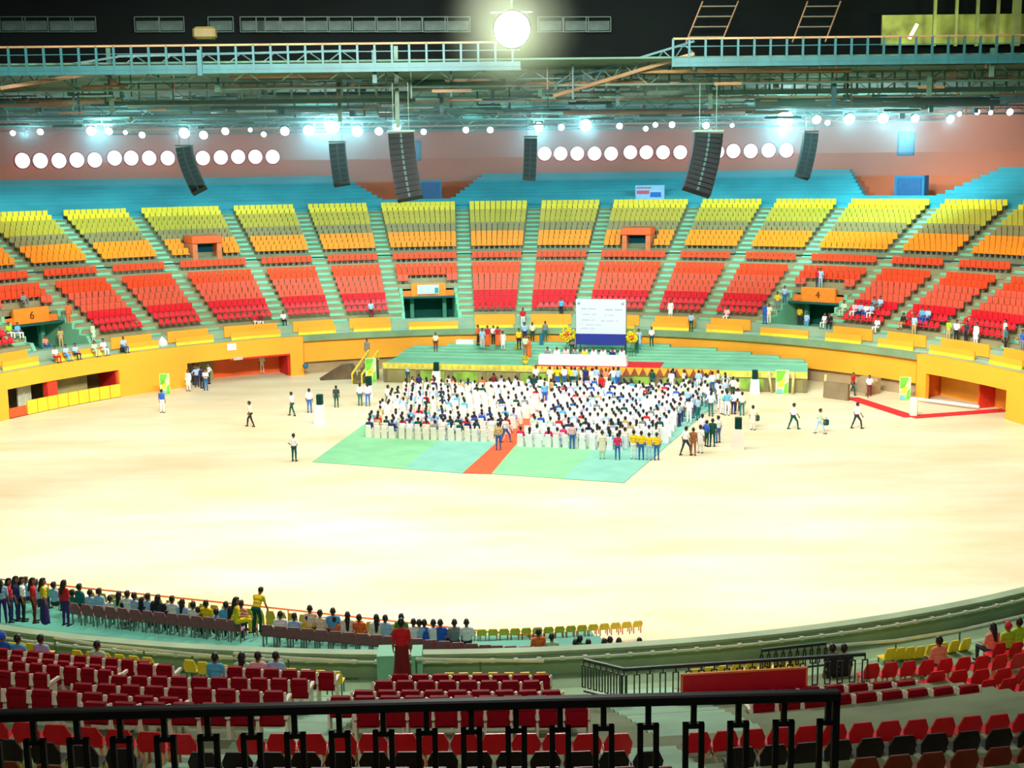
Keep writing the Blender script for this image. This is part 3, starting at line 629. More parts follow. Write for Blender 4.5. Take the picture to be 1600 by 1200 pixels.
mb = MB(); mb.box((0, 39.2, 1.0), (2.6, .2, 2.0), 0, Matrix.Rotation(-TH_(327, 600), 4, 'Z')); mb.build('olive_screen_wall', mat('olive_screen', (150, 148, 96), .8, .1, .5), label='olive partition inside the left wall opening beside the group of people', cat='partition')
# booth counter: yellow panels, orange-red end, pier
t = empty('booth_counter', (0, 0, 0), label='long yellow panelled counter in the left arena wall opening', cat='counter')
for q in range(9):
    a = TH_(60, 650) + (aL1 - TH_(60, 650)) * q / 9; b = TH_(60, 650) + (aL1 - TH_(60, 650)) * (q + .93) / 9
    seg('panel', [mat('counter_yellow', (252, 205, 50), .6, .04, .6)], [(WR - .1, .05), (WR - .1, 1.05), (WR + .02, 1.05), (WR + .02, .05)], a, b, 2).parent = t
o = seg('end_panel', [mat('counter_orange_red', (238, 86, 34), .6)], [(WR - .05, .0), (WR - .05, .75), (WR + .05, .75), (WR + .05, 0)], TH_(16, 655), TH_(56, 650), 3); o.parent = t
o = seg('base_strip', [mat('counter_base_brown', (120, 70, 40), .8)], [(WR - .06, 0), (WR - .06, .08), (WR + .02, .08), (WR + .02, 0)], TH_(16, 655), aL1, 8); o.parent = t
mb = MB(); mb.box((0, WR + .4, 1.1), (.9, .5, 2.2), 0, Matrix.Rotation(-TH_(96, 640), 4, 'Z')); mb.build('booth_pier', mat('recess_red', (0, 0, 0)), label='red pier standing between the two halves of the left booth opening', cat='pier')
for q, x in enumerate((28, 36, 44, 52, 60, 68, 76, 84)):
    a = TH_(x, 645); mb = MB(); mb.box((0, WR + 1.2, 1.2), (.13, .13, 2.3), 0, Matrix.Rotation(-a, 4, 'Z')); mb.build('booth_post', mat('pale_post', (205, 215, 190), .6), label=f'thin pale post inside the left booth opening, {nth(q+1)} from left', cat='post', group='thin posts in the booth')
seg('door_panel', mat('booth_door_olive', (165, 160, 105), .7, .1, .5), [(WR + 1.5, 0), (WR + 1.5, 2.1), (WR + 1.6, 2.1), (WR + 1.6, 0)], TH_(108, 640), TH_(172, 628), 4, label='olive shutter behind the yellow counter of the left booth', cat='shutter')
# centre: green ledge, orange wall above the bleacher, brown recess below
struct(seg('trim_2', mat('ledge_green_grey', (128, 158, 120), .8, .1, .5), [(WR, 2.9), (WR + .02, 3.38), (WR + .35, 3.38), (WR + .35, 2.9)], aL4, aR4, 60))
wallseg(aL4, aR4, 1.05, 3.3, 37.36, .25, n=60)
wallseg(aL4, aR4, 0, 1.3, 37.75, .2, M_grey, n=60)
# ------------------------------------------------------------ bleacher stage
UA, VA = Vector((cos(rad(15)), -sin(rad(15)), 0)), Vector((sin(rad(15)), cos(rad(15)), 0)); ANG = -rad(15)
def W(u, v, z=0): return UA * u + VA * v + Vector((0, 0, z))
U0, U1, V0, DZ = -15.0, 19.3, 26.3, 1.6
ST = Matrix.Rotation(ANG, 4, 'Z')
t = empty('bleacher_platform', (0, 0, 0), ANG, label='sea green stepped bleacher platform that carries the stage', cat='platform')
mb = MB(); mb.box(((U0 + U1) / 2, V0 + 1.8, DZ / 2), (U1 - U0, 3.6, DZ)); mb.build('deck', M_green, t)
mb = MB()
for k in range(6):
    v = V0 + 3.6 + k * 1.1; z = DZ + (k + 1) * .11; hw = math.sqrt(max(1, 37.3 ** 2 - (v + 1.1) ** 2)); a, b = max(U0, -hw), min(U1, hw)
    mb.box(((a + b) / 2, v + .55, z / 2), (b - a, 1.1, z)); mb.box(((a + b) / 2, v + .03, z + .01), (b - a, .06, .03), 1)
mb.build('steps', [M_green, mat('pale_step_edge', (170, 215, 195), .6)], t)
mb = MB(); mb.box(((U0 + U1) / 2, V0 - .04, .75), (U1 - U0, .08, 1.4)); mb.build('front_board', mat('olive_front_board', (142, 136, 88), .8, .12, .7), t)
mb = MB()
for k in range(13): mb.box((U0 + .2 + k * (U1 - U0 - .4) / 12, V0 - .12, .75), (.28, .12, 1.5))
mb.build('front_posts', mat('olive_front_post', (118, 112, 78), .8, .1, 1), t)
for k in (5, 6, 8, 9, 10, 11, 12, 14):
    u = U0 + 1.4 + (k - 4) * 2.86; 
    if u > U1 - 1: continue
    mb = MB(); mb.box((u, V0 - .1, .62), (2.0, .05, .85)); mb.build('green_panel', mat('green_front_panel', (128, 170, 66), .7, .25, 1), t)
def garland(u0, u1, n, za, zb, m1_, m2_, lab):
    t = empty('garland', (0, 0, 0), ANG, label=lab, cat='garland')
    mb = MB(); mb.box(((u0 + u1) / 2, V0 - .16, (za + zb) / 2), (u1 - u0, .05, za - zb)); mb.build('band', m1_, t)
    mb = MB(); w_2 = (u1 - u0) / n
    for q in range(n): mb.prism([(u0 + q * w_2, za - .02), (u0 + (q + 1) * w_2, za - .02), (u0 + (q + .5) * w_2, zb + .02)], V0 - .22, V0 - .185)
    mb.build('points', m2_, t)
garland(U0, 2.0, 34, 1.66, 1.15, mat('garland_khaki', (200, 196, 110), .8, .1, 2), mat('garland_yellow', (236, 214, 70), .8, .1, 2), 'khaki and yellow pointed garland along the left half of the platform edge')
garland(12.6, U1, 15, 1.62, 1.12, MATS['garland_khaki'], MATS['garland_yellow'], 'khaki and yellow pointed garland along the right end of the platform edge')
garland(2.0, 12.6, 16, 1.72, 1.02, mat('garland_maroon', (150, 84, 56), .8, .2, 2), mat('garland_orange', (246, 178, 52), .8, .1, 2), 'maroon and orange zigzag garland below the red stage carpet')
# red stage carpet
def flat(name, pts, z, m, **k):
    mb = MB(); mb.slab(pts, z, z + .03); return mb.build(name, m, **k)
c = [at(834, 571, DZ + .03), at(1033, 572, DZ + .03)]; u0 = c[0].dot(UA); u1 = c[1].dot(UA)
flat('stage_carpet', [W(u0, V0 + .02), W(u1, V0 + .02), W(u1, V0 + 3.4), W(u0 + .7, V0 + 3.4)], DZ + .005, mat('bright_red_carpet', (228, 18, 34), .8, .05, 2), label='bright red carpet on the stage under the long white table', cat='carpet')
mb = MB(); mb.box(((u0 + u1) / 2, V0 - .18, DZ - .04), (u1 - u0, .06, .2), 0, ST); mb.build('carpet_edge', MATS['bright_red_carpet'], label='red cloth edge hanging over the stage front', cat='cloth')
# head table
tb0, tb1 = at(848, 566, DZ), at(984, 567, DZ); ua, ub = tb0.dot(UA), tb1.dot(UA)
def draped_table(name, u, v, wd, dp, z, h, label, m=M_white):
    t = empty(name, W(u, v, z), ANG, label=label, cat='table')
    mb = MB(); mb.box((0, 0, h - .03), (wd, dp, .06), bev=.02); mb.build('top', m, t)
    n = max(8, int(wd * 5)); P = []
    per = [(-wd / 2 + wd * q / n, -dp / 2) for q in range(n)] + [(wd / 2, -dp / 2 + dp * q / 4) for q in range(4)] + [(wd / 2 - wd * q / n, dp / 2) for q in range(n)] + [(-wd / 2, dp / 2 - dp * q / 4) for q in range(4)]
    k = len(per)
    for zz, f in ((h, 0), (h * .5, .015), (.01, .03)):
        for q, (x, y) in enumerate(per): e = 1 + (f * (1 + (q % 2) * 1.6)) * 2 / max(wd, 1); P.append((x * e, y * (1 + f * (1 + q % 2) * 1.5), zz))
    Fs = [(j * k + i, j * k + (i + 1) % k, (j + 1) * k + (i + 1) % k, (j + 1) * k + i) for j in range(2) for i in range(k)]
    mb = MB(); mb.add(P, [f[::-1] for f in Fs]); mb.build('tablecloth_drape', m, t); return t
draped_table('head_table', (ua + ub) / 2, V0 + 1.1, ub - ua, .8, DZ + .03, .8, 'long white draped head table on the red stage carpet')
p = at(728, 545, DZ + .12); draped_table('side_table', p.dot(UA), max(p.dot(VA), V0 + 4.2), 1.6, .7, DZ + .12, .8, 'short white draped table on the teal steps left of the stage')
# screen
VS = V0 + 4.9; ZS = DZ + .22
pl, pr = at(900, 536, ZS), at(978, 539, ZS)
d0 = ray(900, 530); d1 = ray(978, 532)
def hitV(x, y, v):
    d = ray(x, y); o = Vector((0, -D, H)); tt = (v - o.dot(VA)) / d.dot(VA); return o + d * tt
A_, B_ = hitV(900, 467, VS), hitV(978, 468, VS); Cc, Dd = hitV(900, 521, VS), hitV(900, 538, VS)
ul, ur, zt_, zm_, zb_ = A_.dot(UA), B_.dot(UA), A_.z, Cc.z, Dd.z
t = empty('backdrop_screen', W((ul + ur) / 2, VS, 0), ANG, label='big pale blue backdrop screen with faint lines over a dark blue band', cat='screen'); ws = ur - ul
mb = MB(); mb.box((0, 0, (zt_ + zm_) / 2), (ws, .12, zt_ - zm_)); mb.build('panel', mat('pale_screen_vinyl', (205, 222, 238), .6, .02, .5), t)
mb = MB(); mb.box((0, 0, (zm_ + zb_) / 2), (ws, .14, zm_ - zb_)); mb.build('blue_band', mat('royal_blue_cloth', (22, 48, 150), .7, .05, 1), t)
mb = MB()
hh_ = zt_ - zm_
for fy, x0, x1, th in [(.28, -.4, -.05, .05), (.30, .05, .44, .07), (.44, -.36, -.08, .04), (.46, .08, .3, .04), (.60, -.42, -.1, .035), (.62, 0, .36, .035), (.74, -.3, .02, .03), (.84, -.4, -.1, .03)]:
    n = int((x1 - x0) * ws / .16)
    for q in range(n):
        if (q * 7 + int(fy * 50)) % 5 == 0: continue
        mb.box((x0 * ws + q * .16 + .08, -.075, zt_ - fy * hh_), (.12, .02, th * 1.4))
for sx in (-.44, .44): mb.lathe([(.12, 0), (.12, .02)], 12, 0, Matrix.Translation((sx * ws, -.08, zt_ - .12 * hh_)) @ Matrix.Rotation(pi / 2, 4, 'X'))
mb.build('lettering', mat('grey_blue_print', (150, 178, 208), .7), t)
mb = MB()
for sx in (-.5, .5): mb.tube((sx * ws, .1, ZS - .3), (sx * ws, .1, zt_ + .05), .05); mb.tube((sx * ws * .9, 1.0, ZS), (sx * ws * .9, .1, zt_ - .6), .04)
mb.build('support_frame', M_steel, t)
# yellow flower wreaths, pots, posts
M_fl = mat('yellow_flowers', (250, 215, 30), .8, .25, 9); M_fl2 = mat('orange_flowers', (245, 130, 60), .8, .2, 9); M_leaf = mat('leaf_green', (70, 130, 50), .8, .2, 6)
def wreath(x, y, r, v, lab):
    c = hitV(x, y, v); t = empty('flower_stand', c, ANG, label=lab, cat='flowers'); mb = MB()
    rr = random.Random(int(x))
    for q in range(60):
        a = rr.uniform(0, 2 * pi); d_ = r * math.sqrt(rr.random()); mb.lathe([(.02, -.1), (.1, -.04), (.1, .04), (.02, .1)], 6, 0 if d_ > r * .35 else 1, Matrix.Translation((d_ * cos(a), rr.uniform(-.12, .05), d_ * sin(a))))
    mb.build('blooms', [M_fl, M_fl2], t); t2 = MB(); zf = -(c.z - (DZ + .14))
    for sx in (-.3, 0, .3): t2.tube((sx, .05 + abs(sx), zf), (0, .05, 0), .03, n=5)
    t2.build('easel', M_leaf, t)
wreath(887, 522, .62, VS - .6, 'round yellow flower wreath on a stand left of the blue screen'); wreath(988, 526, .5, VS - .2, 'round yellow flower wreath on a stand right of the blue screen')
def pot(x, y, z, lab, r=.22):
    p = at(x, y, z); t = empty('flower_pot', p, label=lab, cat='flowers'); mb = MB(); mb.lathe([(r * .6, 0), (r, .3), (r * .9, .32)], 12); mb.build('pot', mat('yellow_pot', (245, 200, 40), .6), t)
    mb = MB(); rr = random.Random(int(x)); 
    for q in range(22): mb.lathe([(.01, -.07), (.08, 0), (.01, .07)], 6, 0, Matrix.Translation((rr.uniform(-r, r), rr.uniform(-r, r), .32 + rr.random() * r * 1.3)))
    mb.build('blooms', M_fl, t)
pot(821, 569, DZ + .03, 'yellow flower pot at the left end of the red stage carpet', .26); pot(915, 568, DZ + .03, 'yellow flower pot standing before the middle of the head table'); pot(808, 548, DZ + .3, 'small yellow flower pot on the steps behind the left stage end', .15)
for q, (x, y0, y1, c_) in enumerate([(846, 520, 547, (30, 110, 140)), (995, 524, 556, (30, 120, 110))]):
    b_ = at(x, y1, DZ + .11); s_ = proj(*b_)[2]; h_ = (y1 - y0) / s_; t = empty('column_speaker', b_, ANG, label=f'tall thin dark teal column loudspeaker {["left","right"][q]} of the head table', cat='loudspeaker')
    mb = MB(); mb.box((0, 0, h_ / 2 + .1), (.3, .25, h_ - .2), bev=.03); mb.build('cabinet', mat(f'column_teal_{q}', c_, .5), t); mb = MB(); mb.lathe([(.3, 0), (.28, .05), (.05, .12)], 12); mb.build('foot', M_black, t)
# draped loudspeaker stands
for q, (x, y, hs, lab) in enumerate([(501, 662, 1.35, 'white draped loudspeaker stand alone on the floor left of the crowd'), (690, 597, 1.15, 'white draped loudspeaker stand at the platform front, left of the crowd'), (1180, 611, 1.1, 'white draped loudspeaker stand at the platform front, right of the crowd'), (1153, 701, 1.25, 'white draped loudspeaker stand on the floor right of the crowd'), (577, 620, .9, 'white draped loudspeaker stand behind the two men at the crowd corner')]):
    p = at(x, y, 0); p -= VA * max(0, p.dot(VA) - (V0 - .75)) * (1 if 590 < y < 615 else 0); t = empty('speaker_stand', p, -.15, label=lab, cat='loudspeaker stand'); mb = MB()
    mb.add([(-.38, -.38, 0), (.38, -.38, 0), (.38, .38, 0), (-.38, .38, 0), (-.3, -.3, hs), (.3, -.3, hs), (.3, .3, hs), (-.3, .3, hs)], [(3, 2, 1, 0), (4, 5, 6, 7), (0, 1, 5, 4), (1, 2, 6, 5), (2, 3, 7, 6), (3, 0, 4, 7)])
    mb.build('cloth_cover', M_cream, t); mb = MB(); mb.box((0, 0, hs + .36), (.42, .38, .72), bev=.03); mb.box((0, -.2, hs + .36), (.34, .02, .62), 1); mb.build('speaker_box', [mat('dark_green_speaker', (16, 70, 62), .5), mat('dark_green_grille', (10, 52, 48), .6)], t)
# green posters
M_pg = mat('poster_white_green', (206, 224, 178), .7, .1, 1); M_pg2 = mat('poster_green', (110, 205, 50), .7, .2, 1.5); M_py = mat('poster_yellow', (232, 222, 60), .7, .2, 1.5); M_pb = mat('poster_blue', (120, 190, 190), .7, .1, 2)
def poster(x0, x1, y0, y1, lab, z=0.02):
    b_ = at((x0 + x1) / 2, y1, z); b_ -= VA * max(0, b_.dot(VA) - (V0 - .85)) * (1 if abs(b_.dot(UA)) < 19 else 0); s_ = proj(*b_)[2]; w_2, h_ = (x1 - x0) / s_, (y1 - y0) / s_ * 1.02; a = math.atan2(b_.x, b_.y + D) ; t = empty('poster_stand', b_, -a, label=lab, cat='poster')
    mb = MB(); mb.box((0, 0, h_ / 2), (w_2, .05, h_)); mb.build('sheet', M_pg, t)
    mb = MB(); mb.prism([(-w_2 * .45, h_ * .5), (-w_2 * .1, h_ * .5), (w_2 * .3, h_ * .97), (-w_2 * .45, h_ * .97)], -.05, -.03, 0); mb.prism([(w_2 * .1, h_ * .04), (w_2 * .46, h_ * .04), (w_2 * .46, h_ * .5), (w_2 * .2, h_ * .4)], -.05, -.03, 0); mb.build('green_shapes', M_pg2, t)
    mb = MB(); mb.prism([(-w_2 * .4, h_ * .28), (w_2 * .05, h_ * .3), (w_2 * .25, h_ * .6), (-w_2 * .2, h_ * .55)], -.055, -.035, 0); mb.build('yellow_shape', M_py, t)
    mb = MB(); mb.prism([(-w_2 * .46, h_ * .02), (w_2 * .1, h_ * .02), (0, h_ * .2), (-w_2 * .4, h_ * .22)], -.055, -.035, 0); mb.build('blue_shape', M_pb, t)
    mb = MB(); 
    for sx in (-.4, .4): mb.tube((sx * w_2, .05, 0), (sx * w_2, .05, h_), .03, n=5); mb.tube((sx * w_2, .5, 0), (sx * w_2, .05, h_ * .7), .03, n=5)
    mb.build('stand_legs', M_steel, t)
poster(251, 266, 584, 617, 'green and white poster on a stand against the left orange wall'); poster(1405, 1422, 589, 625, 'green and white poster on a stand against the right orange wall')
poster(1212, 1232, 577, 614, 'green and yellow poster on a stand before the right end of the platform'); poster(577, 594, 557, 596, 'green and yellow poster at the left end of the platform')
# khaki arch legs beside the posters, brown boards at the right platform end
for q, (x, y) in enumerate([(1206, 614), (1238, 616), (1288, 620)]):
    p = at(x, y, 0); mb = MB(); mb.tube((0, 0, 0), (-.25 if q == 0 else .1, .1, 1.7), .12, .1, n=8); o = mb.build('khaki_pole', mat('khaki_cloth', (196, 190, 130), .8), label=f'khaki wrapped pole before the platform, {nth(q+1)} from left', cat='pole'); o.location = p
a_, b_ = at(1288, 621, 0), at(1326, 626, 0); mb = MB(); dd = b_ - a_; mb.box((dd.length / 2, 0, .62), (dd.length, .3, 1.24)); o = mb.build('brown_screen_board', mat('brown_board', (128, 112, 84), .8, .1, 1), label='brown board closing the right end of the platform', cat='board'); o.location = a_; o.rotation_euler = (0, 0, math.atan2(dd.y, dd.x))
# yellow and dark stair with hand rails at the left platform end, dark canopy cloth
p0, p1 = at(558, 600, 0), at(584, 562, DZ); t = empty('stage_stair', (0, 0, 0), label='yellow sided stair up to the left end of the platform', cat='stair'); dv = p1 - p0
mb = MB(); side = Vector((-dv.y, dv.x, 0)).normalized() * .45
for sgn in (-1, 1): mb = MB(); o_ = side * sgn; mb.tube(p0 + o_ + Vector((0, 0, .8)), p1 + o_ + Vector((0, 0, .8)), .1, n=6); mb.tube(p0 + o_, p0 + o_ + Vector((0, 0, .85)), .07, n=6); mb.tube(p1 + o_, p1 + o_ + Vector((0, 0, .85)), .07, n=6); mb.build('handrail', mat('yellow_cloth_rail', (222, 200, 60), .8), t)
mb = MB()
for q in range(6): c_ = p0.lerp(p1, (q + .5) / 6); mb.box((c_.x, c_.y, c_.z / 2 + .1), (.9, dv.length / 6, c_.z + .15), 0, None, math.atan2(dv.y, dv.x) - pi / 2)
mb.build('treads', mat('olive_stair', (110, 104, 70), .8), t)
p = at(530, 592, 0); mb = MB(); mb.prism([(-1.6, 0), (1.5, 0), (1.3, 1.15), (.3, 1.1)], -.4, .9); o = mb.build('covered_heap', mat('brown_tarp', (104, 88, 66), .9, .2, 1), label='sloping brown covered ramp under the left orange wall', cat='ramp'); o.location = p; o.rotation_euler = (0, 0, .2)
# right entry: red carpet path, white barrier, small stairs
M_rc = mat('red_path_carpet', (222, 26, 34), .8, .06, 2)
def strip(a, b, wd, z=0.012):
    d_ = (b - a); n_2 = Vector((-d_.y, d_.x, 0)).normalized() * wd / 2; return [a - n_2, b - n_2, b + n_2, a + n_2]
pa, pb, pc = at(1331, 622, 0), at(1424, 652, 0), at(1572, 641, 0)
mb = MB(); mb.slab([tuple(q)[:2] for q in strip(pa, pb, 1.1)], .004, .03); mb.slab([tuple(q)[:2] for q in strip(pb, pc, 1.1)], .006, .034); mb.build('red_carpet_path', M_rc, label='bent red carpet path on the floor by the right entrance', cat='carpet')
t = empty('white_barrier', (0, 0, 0), label='white low barrier with post beside the bent red carpet', cat='barrier'); q0, q1 = at(1432, 628, 0), at(1530, 641, 0)
mb = MB(); mb.tube(q0 + Vector((0, 0, .25)), q1 + Vector((0, 0, .25)), .09, n=6); mb.build('rail', M_white, t); q2 = at(1427, 650, 0); mb = MB(); mb.box((q2.x, q2.y, .65), (.45, .45, 1.3), bev=.05); mb.build('post', M_cream, t)
p = at(1340, 617, 0); mb = MB()
for q in range(5): mb.box((0, q * .4, (q + 1) * .12), (1.6, .4, (q + 1) * .24))
o = mb.build('entry_steps', M_grey, label='dark steps at the top end of the bent red carpet', cat='steps'); o.location = p; o.rotation_euler = (0, 0, -.9)
# small sign boards on the left wall
p = atR(362, 542, WR - .05, True); mb = MB(); mb.box((0, 0, 0), (.8, .05, .55)); o = mb.build('wall_sign', M_white, label='white blank sign on the orange wall above the recess', cat='sign'); o.location = p; o.rotation_euler = (0, 0, -math.atan2(p.x, p.y))
p = atR(372, 560, WR - .05, True); mb = MB(); mb.box((0, 0, 0), (.8, .05, .25)); o = mb.build('wall_sign', mat('grey_sign', (190, 190, 175), .7), label='small grey sign over the red lintel of the recess', cat='sign'); o.location = p; o.rotation_euler = (0, 0, -math.atan2(p.x, p.y))
p = at(478, 571, .9); mb = MB(); mb.lathe([(.02, -.25), (.2, -.15), (.25, 0), (.2, .15), (.02, .25)], 12); o = mb.build('round_sign', M_blue, label='small blue and white round object on the wall corner', cat='ball'); o.location = p + Vector((0, -.3, 0))

# ------------------------------------------------------------ crowd carpet
def ft(x, y): p = at(x, y, 0); return (p.x, p.y)
FLc, FRc, BLc, BRc = at(488, 722, 0), at(975, 755, 0), at(640, 612, 0), at(1148, 606, 0)
Ma, Mb, Na, Nb = at(723, 740, 0), at(768, 741, 0), at(853, 622, 0), at(868, 622, 0)
Mm = FLc.lerp(Ma, .62); Nm = BLc.lerp(Na, .62); Mr = Mb.lerp(FRc, .55); Nr = Nb.lerp(BRc, .55)
CG = [mat('carpet_green', (132, 200, 150), .9, .05, .6), mat('carpet_blue_green', (128, 194, 176), .9, .05, .6)]
for pts, m, lab in [([FLc, Mm, Nm, BLc], CG[0], 'green floor carpet, outer left sheet under the seated crowd'), ([Mm, Ma, Na, Nm], CG[1], 'blue green floor carpet, sheet just left of the orange aisle'), ([Mb, Mr, Nr, Nb], CG[0], 'green floor carpet, sheet just right of the orange aisle'), ([Mr, FRc, BRc, Nr], CG[1], 'blue green floor carpet, outer right sheet under the standing people')]:
    flat('floor_carpet', [tuple(q)[:2] for q in pts], .004, m, label=lab, cat='carpet')
flat('aisle_carpet', [tuple(q)[:2] for q in (Ma, Mb, Nb, Na)], .008, mat('orange_red_carpet', (246, 92, 50), .9, .05, 1), label='orange red aisle carpet between the two halves of the crowd', cat='carpet')


# ------------------------------------------------------------ near stand
# angle phi is counted from the near side of the hall, positive to the right
def NP(R, ph, z=0): return Vector((R * sin(ph), -R * cos(ph), z))
def nslope(R): return 1.70 + .3 * (R - 39.5)
def narc(mb, prof, p0, p1, n, mi=0, closed=False):
    k = len(prof); o = len(mb.v)
    for i in range(n + 1):
        t = p0 + (p1 - p0) * i / n
        for R, z in prof: q = NP(R, t, z); mb.v.append(tuple(q))
    for i in range(n):
        for j in range(k if closed else k - 1):
            j2 = (j + 1) % k; mb.f.append((o + i * k + j, o + i * k + j2, o + (i + 1) * k + j2, o + (i + 1) * k + j)); mb.m.append(mi); mb.sm.append(False)
    if closed:
        mb.f.append(tuple(o + j for j in range(k))); mb.m.append(mi); mb.sm.append(False); mb.f.append(tuple(o + n * k + j for j in reversed(range(k)))); mb.m.append(mi); mb.sm.append(False)
PH0, PH1, PHS = rad(-58), rad(58), rad(15.1)
def ramp(p0, p1, drop, n):
    prof = [(42.3, 2.2)]; R = 42.4
    while R < 60: z = nslope(R + .3) - drop * (1 if R < 49 else max(0, (51 - R) / 2)); prof += [(R, z), (R + .58, z)]; R += .58
    mb = MB(); narc(mb, prof, p0, p1, n); return mb
M_nconc = mat('near_stand_concrete', (128, 142, 104), .8, .1, .6)
struct(ramp(PH0, PHS, 0, 60).build('floor_near_stand', M_nconc)); struct(ramp(PHS, PH1, .55, 30).build('floor_near_stand', M_nconc))
mb = MB(); narc(mb, [(39.55, 0), (39.55, 2.9), (39.85, 2.9), (39.85, 2.25), (42.35, 2.25)], PH0, PH1, 90); struct(mb.build('floor_near_walkway', mat('near_parapet_green', (142, 172, 132), .8, .1, .5)))
mb = MB(); narc(mb, [(39.5, 2.89), (39.5, 2.98), (39.9, 2.98), (39.9, 2.89)], PH0, PH1, 90, closed=True); struct(mb.build('trim_3', mat('pale_green_coping', (150, 172, 136), .7, .1, .7)))
mb = MB()                            # pale pipe with brackets along the outer edge of the parapet
narc(mb, [(40.0, 2.76), (40.06, 2.76), (40.06, 2.82), (40.0, 2.82)], PH0, PH1, 90, closed=True)
for q in range(118): a = PH0 + (PH1 - PH0) * (q + .5) / 118; mb.box(NP(39.95, a, 2.79), (.13, .22, .10), 0, None, a)
struct(mb.build('trim_5', mat('pale_pipe', (206, 216, 190), .6, .05, 1)))
# pale green stair aisles down the near stand
def naisle(ph, wd, R0_, R1_, drop=0):
    mb = MB(); R = R0_
    while R < R1_:
        z = nslope(R + .3) - drop + .02; q = NP(R + .25, ph, z - .2); mb.box(q, (wd, .52, .44), 0, None, -(-ph) if False else ph); R += .5
    struct(mb.build('floor_near_aisle', mat('near_aisle_green', (150, 196, 160), .7, .08, .8)))
for ph, wd, a, b in [(-5.0, 1.9, 42.4, 50.5), (5.6, 2.4, 42.4, 50), (-15.0, 1.2, 46.6, 50)]:
    naisle(rad(ph), wd, a, b)
for ph, wd, a, b in [(-5.7, 1.9, 52, 59), (3.4, 1.6, 52, 59)]: naisle(rad(ph), wd, a, b)
# upper slab with the black railing, steps under the camera
mb = MB(); mb.box((0, -72.5, 11.3), (60, 14, .5)); struct(mb.build('floor_upper_gallery', M_nconc))
# lower temporary tier
mb = MB(); narc(mb, [(31.2, 0), (31.2, .3), (32.6, .3), (32.6, .6), (33.9, .6), (33.9, .9), (36.2, .9), (36.2, 1.5), (37.4, 1.5), (37.4, 2.05), (39.5, 2.05)], PH0, rad(7.5), 60); struct(mb.build('floor_lower_platform', mat('teal_platform', (70, 150, 128), .7, .08, .6)))

# --- seat prototypes
M_uph = mat('dark_red_upholstery', (150, 10, 30), .65, .1, 8); M_arm = mat('cream_armrest', (244, 232, 208), .5, .05, 6)
def theatre_seat():
    t = empty('theatre_seat')
    mb = MB(); mb.prism([(-.23, .42), (.23, .42), (.24, .78), (.19, .92), (-.19, .92), (-.24, .78)], -.09, .03); mb.box((0, -.09, .62), (.38, .04, .34), bev=.02); mb.build('backrest', M_uph, t)
    mb = MB(); mb.box((0, .26, .43), (.44, .42, .10), bev=.03); mb.build('seat_cushion', M_uph, t)
    for sx in (-1, 1):
        mb = MB(); mb.prism([(-.045, .62), (.045, .62), (.045, .70), (-.045, .70)], -.06, .38, 0, Matrix.Translation((sx * .265, 0, 0))); mb.box((sx * .265, .1, .3), (.05, .3, .6)); mb.tube((sx * .265, -.08, .60), (sx * .262, -.06, .90), .045, .03, n=6); mb.build('armrest', M_arm, t)
    return t
def bucket(name, m, m2=None):
    t = empty(name)
    mb = MB(); mb.box((0, .2, .42), (.44, .42, .05), bev=.02); mb.build('seat', m, t)
    P = [(-.21, -.02, .42), (.21, -.02, .42), (.24, -.07, .66), (-.24, -.07, .66), (.16, -.11, .86), (-.16, -.11, .86)]
    V = P + [(x, y + .04, z) for x, y, z in P]
    mb = MB(); mb.add(V, [(3, 2, 1, 0), (5, 4, 2, 3), (6, 7, 8, 9), (9, 8, 10, 11), (0, 1, 7, 6), (1, 2, 8, 7), (2, 4, 10, 8), (4, 5, 11, 10), (5, 3, 9, 11), (3, 0, 6, 9)]); mb.build('backrest', m, t)
    mb = MB(); Q = [(-.17, .34), (.17, .34), (.17, .04), (-.17, .04)]; P = []     # four legs joined under the seat by a frame: one piece
    for z, e in ((0, .02), (.4, .02)):
        for x, y in Q: P += [(x - e, y - e, z), (x + e, y - e, z), (x + e, y + e, z), (x - e, y + e, z)]
    Fs = []
    for k in range(4): Fs += [(k * 4 + i, k * 4 + (i + 1) % 4, 16 + k * 4 + (i + 1) % 4, 16 + k * 4 + i) for i in range(4)]
    Fs += [(17, 20, 23, 18), (22, 21, 26, 25)][:1] + [(16, 21, 26, 31)]
    mb.add(P, Fs); mb.build('leg_frame', m2 or M_arm, t); return t
def seat_row(proto, first, x0, y0, x1, y1, n, z_top, H_, where, name, kind, group, width0=.53, used={}, skip=()):
    for j in range(n):
        if j in skip: continue
        f = j / (n - 1) if n > 1 else .5; z = z_top; p = at(x0 + (x1 - x0) * f, y0 + (y1 - y0) * f, z); ph = math.atan2(p.x, -p.y)
        o = proto if id(proto) not in used else copy_tree(proto); used[id(proto)] = 1
        s_ = proj(*p)[2]; pitch = abs(x1 - x0) / max(1, n - 1) / s_; k = pitch / width0
        place(o, p - Vector((0, 0, H_)), ph, (max(.8, min(1.18, k)), 1, 1), label=f'{kind}, {nth(j+1)} from left in the {where}', cat='seat', group=group)
SROWS = []
TS = theatre_seat()
def ztop(x, y, R): return atR(x, y, R).z
